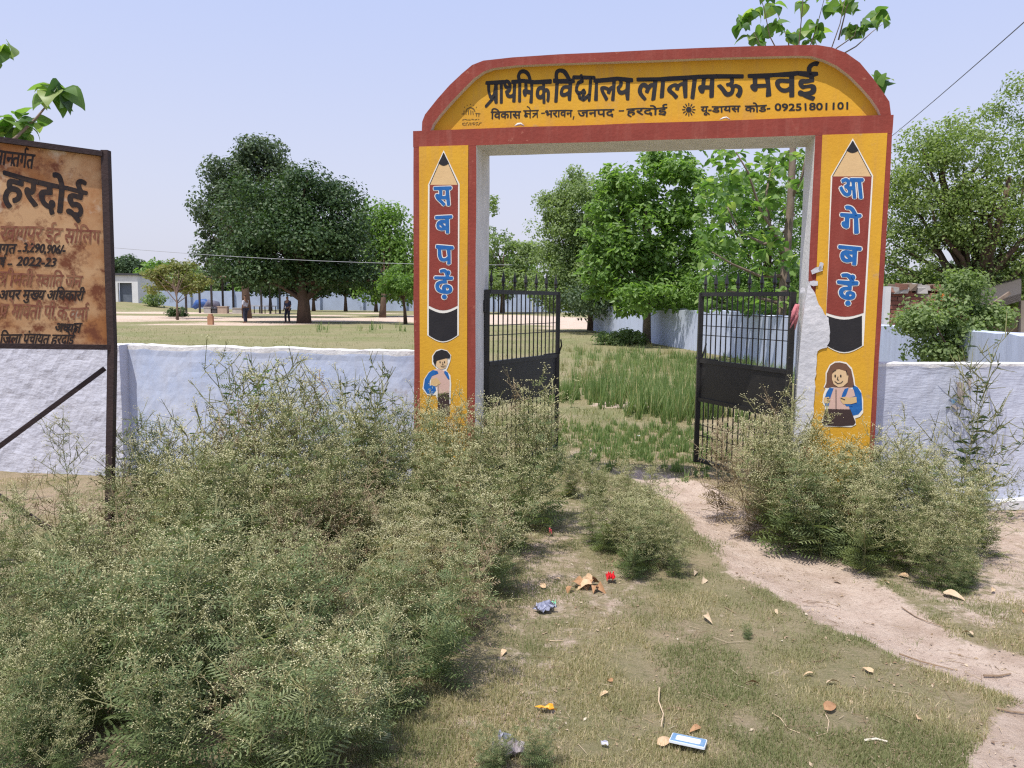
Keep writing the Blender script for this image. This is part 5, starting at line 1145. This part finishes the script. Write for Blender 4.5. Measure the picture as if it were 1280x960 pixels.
def person(px, py, label, shirt, trousers, facing, arm_up, seed):
    base = gnd(px, py); root = empty('person', base, label, 'person'); root.rotation_euler.z = facing
    ra_ = [(.20, .0, 1.40), (.27, .06, 1.16), (.22, .24, 1.30), (.10, .22, 1.50)] if arm_up else [(.20, 0, 1.40), (.27, .0, 1.13), (.26, .10, .88), (.25, .14, .80)]
    J = [(0, 0, .95), (0, 0, 1.15), (0, .0, 1.38), (0, .01, 1.50), (0, .03, 1.62), (0, .03, 1.71),
         (-.20, 0, 1.40), (-.27, .0, 1.13), (-.25, .10, .88), (-.24, .13, .80)] + ra_ + [(-.10, 0, .88), (-.11, .04, .48), (-.12, -.02, .07), (-.12, .14, .035), (.10, 0, .88), (.12, .10, .48), (.13, .06, .07), (.14, .22, .035)]
    E = [(0, 1), (1, 2), (2, 3), (3, 4), (4, 5), (2, 6), (6, 7), (7, 8), (8, 9), (2, 10), (10, 11), (11, 12), (12, 13), (0, 14), (14, 15), (15, 16), (16, 17), (0, 18), (18, 19), (19, 20), (20, 21)]
    Rd = [(.15, .10), (.14, .10), (.16, .10), .055, (.085, .10), (.075, .09), .06, .043, .032, .035, .06, .043, .032, .035, .085, .058, .04, .04, .085, .058, .04, .04]
    skin_body('body', J, E, Rd, SKN, root)
    up = [0, 1, 2, 6, 7, 10, 11]; ix = {k: i for i, k in enumerate(up)}
    skin_body('shirt', [J[k] for k in up], [(ix[a], ix[b]) for a, b in E if a in ix and b in ix], [(.175, .125), (.165, .12), (.18, .12), .078, .062, .078, .062], shirt, root)
    lo = [0, 14, 15, 16, 18, 19, 20]; ix = {k: i for i, k in enumerate(lo)}
    skin_body('trousers', [J[k] for k in lo], [(ix[a], ix[b]) for a, b in E if a in ix and b in ix], [(.165, .115), .105, .078, .062, .105, .078, .062], trousers, root)
    h = skin_body('hair', [(0, .0, 1.70), (0, .0, 1.755)], [(0, 1)], [(.092, .105), (.075, .085)], HAIR, root)
    return root
person(307.5, 404, 'person in pale shirt and dark trousers, one hand raised to the head, in the yard', mat('pale_shirt', (.42, .43, .50), None, rough=.9), mat('navy_trousers', (.03, .035, .06), None, rough=.9), 1.2, True, 1)
person(360, 404, 'person in dark clothes standing in the shade left of the mango trunk', mat('dark_shirt', (.03, .035, .07), None, rough=.9), mat('black_trousers', (.02, .02, .03), None, rough=.9), 2.6, False, 2)

# behind the right-hand compound wall
bw = empty('brick_wall', (at(1150, 400, 14.6).x, 14.6, 0), 'unplastered brick wall behind the blue wall, right of the gateway', 'wall')
x0 = at(1106, 380, 14.6).x; x1 = at(1196, 380, 14.6).x; ztp = at(1150, 364, 14.6).z
mb = MB(); mb.box(((x0 + x1) / 2, 14.74, (ztp - .06) / 2), (x1 - x0, .2, ztp - .06)); mb.build('mortar', [mat('mortar', (.36, .31, .27), (.3, .25, .22), 20, .95)], bw)
mb = MB(); mb.box((0, 0, 0), (.222, .06, .064)); b0_ = mb.build('brick', [BRK]); bme = b0_.data; bpy.data.objects.remove(b0_)
BR2 = bme.copy(); BR2.materials.clear(); BR2.materials.append(mat('dark_brick', (.25, .10, .07), (.2, .08, .06), 18, .9, .4, 40))
BR3 = bme.copy(); BR3.materials.clear(); BR3.materials.append(mat('pale_brick', (.42, .24, .17), (.36, .19, .13), 18, .9, .4, 40)); random.seed(8)
r_ = 0; z = .62
while z < ztp:
    xx = x0 + .11 - (r_ % 2) * .115
    while xx < x1 + .05:
        if not (z > ztp - .09 and random.random() < .4):
            o = bpy.data.objects.new('brick', random.choice([bme, bme, BR2, BR3])); COL.objects.link(o); o.parent = bw
            o.location = Vector((xx, 14.625 + random.uniform(-.008, .006), z)) - wloc(bw); o.rotation_euler = (0, random.uniform(-.02, .02), random.uniform(-.03, .03))
        xx += .235
    z += .077; r_ += 1
mb = MB(); c = at(1106.5, 400, 14.2); mb.bar((c.x, 14.2, -.1), (c.x, 14.2, at(1106, 358, 14.2).z), .10); tag(recenter(mb.build('concrete_post', [WPNT])), 'pale concrete post right beside the right pillar, behind the blue wall', 'post')
def rubble(name, px0, px1, py, Y, n, label, mats, seed, sz=.10, cat='rubble'):
    rg = random.Random(seed); root = empty(name, (at((px0 + px1) / 2, py, Y).x, Y, at(px0, py, Y).z), label, cat)
    for i in range(n):
        c = at(rg.uniform(px0, px1), py + rg.uniform(-3, 3), Y + rg.uniform(-.15, .15)); mb = MB()
        P = [Vector((rg.uniform(.6, 1) * a * sz, rg.uniform(.6, 1) * b_ * sz, rg.uniform(.4, .8) * e * sz)) for e in (-1, 1) for a, b_ in ((-1, -1), (1, -1), (1, 1), (-1, 1))]
        mb.hexa([c + p for p in P]); mb.build('lump', [rg.choice(mats)], root)
rubble('rubble_heap', 1110, 1180, 361, 14.7, 26, 'heap of grey and red rubble lying along the top of the brick wall', [CONC, BRK, mat('mud', (.20, .15, .11), (.26, .2, .15), 8, .95)], 3, .09)
OR = mat('orange_cloth', (.70, .16, .03), (.6, .10, .02), 10, .8)
mb = MB(); c = at(1178, 371, 14.5); mb.tube([c + Vector((-.06, 0, .07)), c + Vector((0, -.02, .03)), c + Vector((.05, 0, -.06))], [.03, .08, .03], 6); mb.tube([c + Vector((.05, 0, .08)), c, c + Vector((-.03, 0, -.09))], [.02, .05, .02], 5); tag(recenter(mb.build('orange_cloth', [OR])), 'small orange cloth hanging at the top of the brick wall', 'cloth')
hu = empty('thatched_hut', (at(1250, 400, 14.0).x, 14.0, 0), 'low mud hut with sagging thatch and dark openings at the right edge', 'hut')
MUD = mat('mud_wall', (.25, .185, .135), (.19, .14, .10), 5, .95, .7, 20); THA = mat('grey_thatch', (.13, .115, .105), (.08, .07, .065), 22, .95, 1.0, 30, stretch=(3, 3, 1), dist=.03)
def A3(x, y, Y=14.0): return at(x, y, Y)
for (xa, xb, ya, yb) in ((1228, 1238, 388, 430), (1238, 1252, 402, 430), (1252, 1258, 386, 430), (1258, 1266, 404, 430), (1266, 1273, 384, 430)):
    a, b_ = A3(xa, 400).x, A3(xb, 400).x; z = A3(xa, ya).z; mb = MB(); mb.box(((a + b_) / 2, 14.1, z / 2), (b_ - a - .002, .2, z)); mb.build('wall', [MUD], hu)
mb = MB(); mb.box(((A3(1226, 400).x + A3(1273, 400).x) / 2, 16.2, .8), (.75, .1, 1.6)); mb.build('back_wall', [MUD], hu)
mb = MB(); P0, P1, P2, P3 = A3(1222, 392, 13.7), A3(1276, 376, 13.7), A3(1276, 352, 16.4), A3(1226, 366, 16.4)
mb.hexa([P0, P1, P2, P3] + [p + Vector((0, 0, .13)) for p in (P0, P1, P2, P3)]); mb.build('thatch_roof', [THA], hu)
mb = MB(); mb.bar(A3(1226, 390, 13.6), A3(1262, 366, 13.6), .05); mb.build('pole', [BARKG], hu)
mb = MB(); a = A3(1274, 400).x; mb.box((a + .6, 13.9, .9), (1.2, .3, A3(1274, 372).z * 1.0 + .0)); pw = tag(recenter(mb.build('plastered_wall', [mat('beige_plaster', (.45, .40, .36), (.38, .33, .30), 4, .9)])), 'beige plastered wall corner at the right edge beside the hut', 'wall')
pw.location.z = -.05
tree('hedge_tree', 'dark thick growth closing the view behind brick wall and hut', 'tree', (at(1190, 400, 24).x, 24, 0), pxblobs([(1130, 370, 40, 26), (1180, 365, 40, 30), (1230, 365, 40, 30), (1280, 360, 40, 34), (1330, 360, 40, 40)], 24), 150, .5, 16000, .15, L_MANGO2, BARK, 91, tr=.12, nlimb=10)
tree('hedge_tree', 'dark growth behind the compound wall, seen over the right gate leaf', 'tree', (at(940, 400, 38).x, 38, 0), pxblobs([(880, 375, 40, 20), (930, 368, 40, 26), (985, 365, 44, 30), (1040, 365, 40, 30)], 38), 120, .6, 12000, .2, L_MANGO2, BARK, 92, tr=.12, nlimb=10)
hb = empty('brick_hut', (at(922, 390, 31).x, 31, 0), 'small red-brown brick hut beyond the wall, seen through the right gate leaf', 'hut')
mb = MB(); mb.box((at(918, 390, 31).x, 31.8, at(918, 368, 31).z / 2), (.62, 1.5, at(918, 368, 31).z)); mb.build('wall', [mat('red_brown_wall', (.24, .12, .09), (.19, .09, .07), 3, .9)], hb)
mb = MB(); mb.box((at(906, 390, 30.9).x, 31.8, at(906, 367, 31).z / 2), (.20, 1.6, at(906, 367, 31).z)); mb.build('white_pier', [WPNT], hb)
dm = empty('blue_drum', (at(946, 390, 27).x, 27, 0), 'blue plastic drum standing behind the compound wall', 'drum')
mb = MB(); c = at(946, 390, 27); zt2 = at(946, 378, 27).z; mb.tube([(c.x, 27, 0), (c.x, 27, zt2 * .3), (c.x, 27, zt2 * .9), (c.x, 27, zt2)], [.26, .30, .29, .22], 12); mb.build('body', [BLT], dm, True)
# wires
WR = mat('wire_grey', (.12, .12, .14), None, rough=.6)
def wire(a, b_, sag, r, label, m=WR):
    a = Vector(a); b_ = Vector(b_); mb = MB(); mb.tube([a.lerp(b_, t / 24) - Vector((0, 0, sag * 4 * (t / 24) * (1 - t / 24))) for t in range(25)], r, 4)
    return tag(recenter(mb.build('overhead_wire', [m])), label, 'wire')
wire(at(1600, -260, 9), at(1095, 186, 34), .1, .011, 'overhead wire running down from the upper right corner behind the thorn tree')
wire(at(-60, 290, 34), at(640, 331, 38), .35, .014, 'thin pale wire crossing in front of the mango tree crown', mat('pale_wire', (.45, .45, .48), None, rough=.5))

# =================================================================== LITTER ON THE GROUND
def crumple(name, px, py, sx, sy, amp, m, label, cat, seed, n=7, rz=0, lift=.012):
    p = gnd(px, py); rg = np.random.RandomState(seed); V = []; F = []
    for i in range(n):
        for j in range(n):
            u, v = i / (n - 1) - .5, j / (n - 1) - .5; k = 1 - .5 * rg.rand() * (abs(u) > .4 or abs(v) > .4)
            V.append((u * sx * k * 2 / 2 + rg.normal() * sx * .04, v * sy * k + rg.normal() * sy * .04, lift + amp * rg.rand()))
    for i in range(n - 1):
        for j in range(n - 1): a = i * n + j; F.append((a, a + n, a + n + 1, a + 1))
    q = Matrix.Rotation(rz, 3, 'Z'); mb = MB(); mb.add([q @ Vector(v) + Vector((p.x, p.y, gz(p.x, p.y))) for v in V], F)
    return tag(recenter(mb.build(name, m if isinstance(m, list) else [m])), label, cat)
def plastic(name, c, c2=None, r=.35): return mat(name, c, c2, 60, r, spec=.5)
crumple('plastic_wrapper', 763, 728, .055, .07, .05, plastic('red_plastic', (.70, .03, .03), (.6, .02, .04)), 'bright red crumpled wrapper lying behind the dry leaf heap', 'wrapper', 1)
crumple('foil_packet', 681, 766, .12, .08, .045, plastic('silver_foil', (.42, .44, .55), (.16, .17, .26), .3), 'crumpled silver-blue packet at the edge of the left thicket', 'packet', 2, 9, .3)
crumple('foil_packet', 692, 760, .03, .03, .03, plastic('green_foil', (.25, .62, .42)), 'small green torn corner of foil beside the silver-blue packet', 'packet', 12, 4)
crumple('plastic_wrapper', 683, 890, .085, .035, .02, plastic('yellow_plastic', (.78, .38, .02), (.7, .3, .02)), 'crumpled orange-yellow wrapper on the grass', 'wrapper', 3, 6, -.1)
crumple('plastic_wrapper', 755, 932, .04, .02, .016, plastic('white_plastic', (.7, .7, .74), (.4, .4, .5)), 'small white twisted wrapper on the grass at the bottom', 'wrapper', 4, 5, -.4)
crumple('plastic_bag', 634, 944, .12, .07, .05, plastic('grey_plastic', (.40, .36, .36), (.25, .22, .25)), 'crumpled greyish plastic bag at the bottom beside the thicket', 'plastic bag', 5, 8, .2)
crumple('plastic_bag', 630, 930, .05, .05, .05, plastic('blue_grey_plastic', (.18, .18, .30), (.3, .3, .4)), 'small dark blue-grey crumpled plastic above the greyish bag', 'plastic bag', 6, 5)
crumple('torn_paper_scrap', 798, 546, .07, .03, .015, plastic('pale_paper', (.72, .74, .70)), 'pale scrap of paper on the grass beyond the gateway', 'paper', 7, 4)
crumple('torn_paper_scrap', 844, 560, .08, .05, .02, plastic('cream_paper', (.70, .55, .38)), 'cream scrap on the grass left of the right gate leaf', 'paper', 8, 4)
crumple('torn_paper_scrap', 688, 672, .02, .06, .05, plastic('pinkish_plastic', (.6, .12, .14)), 'small reddish strip caught in the weeds left of the path', 'paper', 9, 4)
# blue and white packet: a flat rounded sachet with blue rim bands and white field
pk = gnd(860, 934); ang = -.38; T3 = Matrix.Translation(Vector((pk.x, pk.y, .02))) @ Matrix.Rotation(ang, 4, 'Z') @ Matrix.Rotation(-.10, 4, 'X')
pr_ = empty('flat_packet', (pk.x, pk.y, .0), 'flat white packet with a blue border lying on the grass at the bottom', 'packet')
def flatbox(l, w_, z0_, z1_, name, m, inset=.0):
    mb = MB(); c = .004; P2 = [(-l / 2 + c, -w_ / 2), (l / 2 - c, -w_ / 2), (l / 2, -w_ / 2 + c), (l / 2, w_ / 2 - c), (l / 2 - c, w_ / 2), (-l / 2 + c, w_ / 2), (-l / 2, w_ / 2 - c), (-l / 2, -w_ / 2 + c)]
    n = 8; V = [T3 @ Vector((x, y, z0_)) for x, y in P2] + [T3 @ Vector((x * .985, y * .98, z1_)) for x, y in P2]
    mb.add(V, [tuple(reversed(range(n))), tuple(range(n, 2 * n))] + [(i, (i + 1) % n, n + (i + 1) % n, n + i) for i in range(n)]); return mb.build(name, [m], pr_)
flatbox(.128, .074, 0, .007, 'pouch', plastic('white_packet', (.60, .64, .68)))
flatbox(.120, .066, .0075, .0082, 'blue_band', plastic('packet_blue', (.10, .22, .40), (.2, .32, .46)))
flatbox(.088, .040, .0086, .0092, 'white_field', plastic('packet_white', (.64, .68, .72)))
TANL = [leaf_mesh('dry_leaf', k_, mat('dry_leaf_' + 'abc'[k_], c1_, c2_, 40, .8)) for k_, (c1_, c2_) in enumerate((((.60, .44, .28), (.5, .34, .2)), ((.40, .23, .12), (.3, .16, .08)), ((.56, .45, .31), (.46, .34, .22))))]
def dryleaf(px, py, s_, k_, label, rz=None, group='dry leaves scattered on the ground'):
    p = gnd(px, py); o = bpy.data.objects.new('dry_leaf', TANL[k_]); COL.objects.link(o)
    o.location = (p.x, p.y, gz(p.x, p.y) + .008 + s_ * .12); o.rotation_euler = (random.uniform(-.7, .7), random.uniform(-.15, .2), random.uniform(0, 6.28) if rz is None else rz); o.scale = (s_ * 1.2, s_ * random.uniform(.35, .65), s_ * random.uniform(.5, 1.4)); return tag(o, label, 'dry leaf', group)
random.seed(15)
for px, py, s_, k_, lb_ in ((883, 772, .085, 2, 'long pale dry leaf left of the path'), (881, 726, .06, 2, 'pale dry leaf at the left edge of the path'), (869, 717, .06, 2, 'small pale dry leaf nearest the low weed clump'), (1042, 723, .05, 2, 'small pale leaf on the dirt path'), (1110, 732, .05, 0, 'small tan leaf between the path and the right weed clump'), (1136, 724, .06, 0, 'tan leaf standing up at the foot of the right weed clump'), (1178, 745, .10, 2, 'long pale leaf under the right weed clump'), (1239, 743, .06, 0, 'tan leaf right of the right weed clump'), (1216, 798, .06, 2, 'pale leaf sticking up right of the path'), (1033, 861, .055, 2, 'whitish dry leaf with a hole in the grass'), (1017, 848, .04, 0, 'small tan leaf just above the whitish leaf'), (1091, 848, .05, 0, 'tan curled leaf below the path'), (949, 862, .055, 1, 'brown curled leaf alone in the grass'), (1030, 895, .09, 1, 'long brown curled leaf in the grass near the bottom'), (969, 765, .045, 2, 'short pale leaf near the left path edge'), (1146, 905, .05, 0, 'tan leaf near the lower right of the grass'), (821, 933, .06, 0, 'orange-tan leaf left of the flat blue-bordered packet'), (760, 869, .04, 0, 'small tan leaf in the middle of the grass'), (682, 739, .06, 0, 'cream leaf beside the dry leaf heap'), (631, 816, .05, 0, 'pinkish curled leaf at the thicket edge'), (1277, 768, .06, 1, 'brown leaf at the right edge'), (700, 727, .05, 0, 'tan leaf above the dry leaf heap'), (766, 858, .04, 1, 'tiny brown leaf in the middle of the grass'), (875, 912, .05, 1, 'dark brown leaf above the flat blue-bordered packet')):
    dryleaf(px, py, s_, k_, lb_)
rg = np.random.RandomState(19); S = Soup(); n = 6000
Y = 2.5 + 4.6 * rg.rand(n) ** 1.1; X = (-.12 + .86 * rg.rand(n)) * Y
kp = (fbm(X, Y, 2.0, 3, 71) + .25 * rg.rand(n) > .58) & (X < 4.2) & ~((Y > 5.4) & (X > 2.6)); X, Y = X[kp], Y[kp]; n = len(X)
S.inst(T_QUAD, None, 0, np.stack([X, Y, ground_z(X, Y) + .006], 1), rnd_rot(rg, n, np.array([0, 0, 1.]), .35), .004 + .020 * rg.rand(n) ** 4, rg.rand(n))
st_ = rg.choice(n, 900); A = np.stack([X[st_], Y[st_] + .01, ground_z(X[st_], Y[st_]) + .008], 1); dv = rg.normal(size=(len(st_), 3)) * [.035, .035, .003]
strips(S, A, A + dv, .0013, .0008, rg.rand(len(st_)), 0, rg)
tag(recenter(S.build('leaf_litter', [leafmat('leaf_crumbs', (.22, .14, .085), (.46, .36, .25), .1, .8, cc=(.62, .54, .42))])), 'crumbs of dry leaves and straw strewn over grass and path', 'litter', kind='stuff')
dh = empty('dry_leaf_heap', gnd(737, 738), 'heap of curled orange-brown dry leaves beside the red wrapper', 'leaf heap')
for i in range(9):
    p = gnd(737 + random.uniform(-22, 22), 736 + random.uniform(-5, 6)); o = bpy.data.objects.new('leaf', TANL[[1, 0, 1][i % 3]]); COL.objects.link(o); o.parent = dh
    o.location = Vector((p.x, p.y, .03)) - dh.location; s_ = random.uniform(.06, .11); o.rotation_euler = (random.uniform(-.9, .9), random.uniform(-.2, .5), random.uniform(0, 6.28)); o.scale = (s_, s_ * .6, s_ * 1.8)
TW = mat('dry_twig', (.30, .21, .14), (.20, .14, .09), 30, .9); TWP = mat('pale_twig', (.58, .46, .32), (.5, .38, .25), 30, .9)
def stick(pts, r, label, m=TW, z=.002):
    r *= .75; z += r
    P = []
    for i, (x, y) in enumerate(pts): p = gnd(x, y); P.append(Vector((p.x, p.y, gz(p.x, p.y) + z + random.uniform(0, .005))))
    mb = MB(); mb.tube(P, [r * (1 - .4 * i / (len(P) - 1)) for i in range(len(P))], 5); return tag(recenter(mb.build('twig', [m])), label, 'twig', 'twigs on the ground')
stick([(1124, 821), (1150, 825), (1192, 833)], .006, 'straight brown twig lying across the dirt path')
stick([(1230, 841), (1250, 840), (1264, 837)], .007, 'short thick twig on the dirt path at the right')
stick([(1127, 760), (1145, 771), (1160, 778), (1180, 785)], .004, 'thin dark curved twig on the upper side of the path')
stick([(1245, 890), (1262, 893), (1290, 896)], .006, 'reddish twig at the right edge of the picture')
stick([(1003, 757), (1020, 752), (1035, 753), (1048, 757)], .003, 'thin arched twig on the dirt path', TW, .02)
stick([(824, 870), (823, 885), (829, 900), (826, 916)], .0045, 'pale bent stalk standing upright in the grass', TWP, .02)
stick([(833, 890), (845, 887), (858, 892)], .004, 'small dark twig right of the pale bent stalk')
stick([(687, 803), (695, 804), (705, 804)], .003, 'pale thin twig at the thicket edge', TWP)
stick([(1080, 928), (1095, 927), (1109, 931)], .006, 'whitish stick lying in the grass at the bottom', mat('white_twig', (.72, .66, .55), None, rough=.9))
stick([(965, 895), (975, 900), (985, 912), (1000, 918)], .003, 'thin pale curved stalk in the grass', TWP)
stick([(1030, 893), (1036, 905), (1034, 918), (1020, 922)], .0025, 'hooked pale stalk under the brown curled leaf', TWP)
stick([(905, 760), (920, 768)], .003, 'tiny twig at the left edge of the path')
stick([(420, 690), (432, 650), (428, 610), (415, 590)], .004, 'pale dry stalk standing up in the left thicket', TWP, .62)
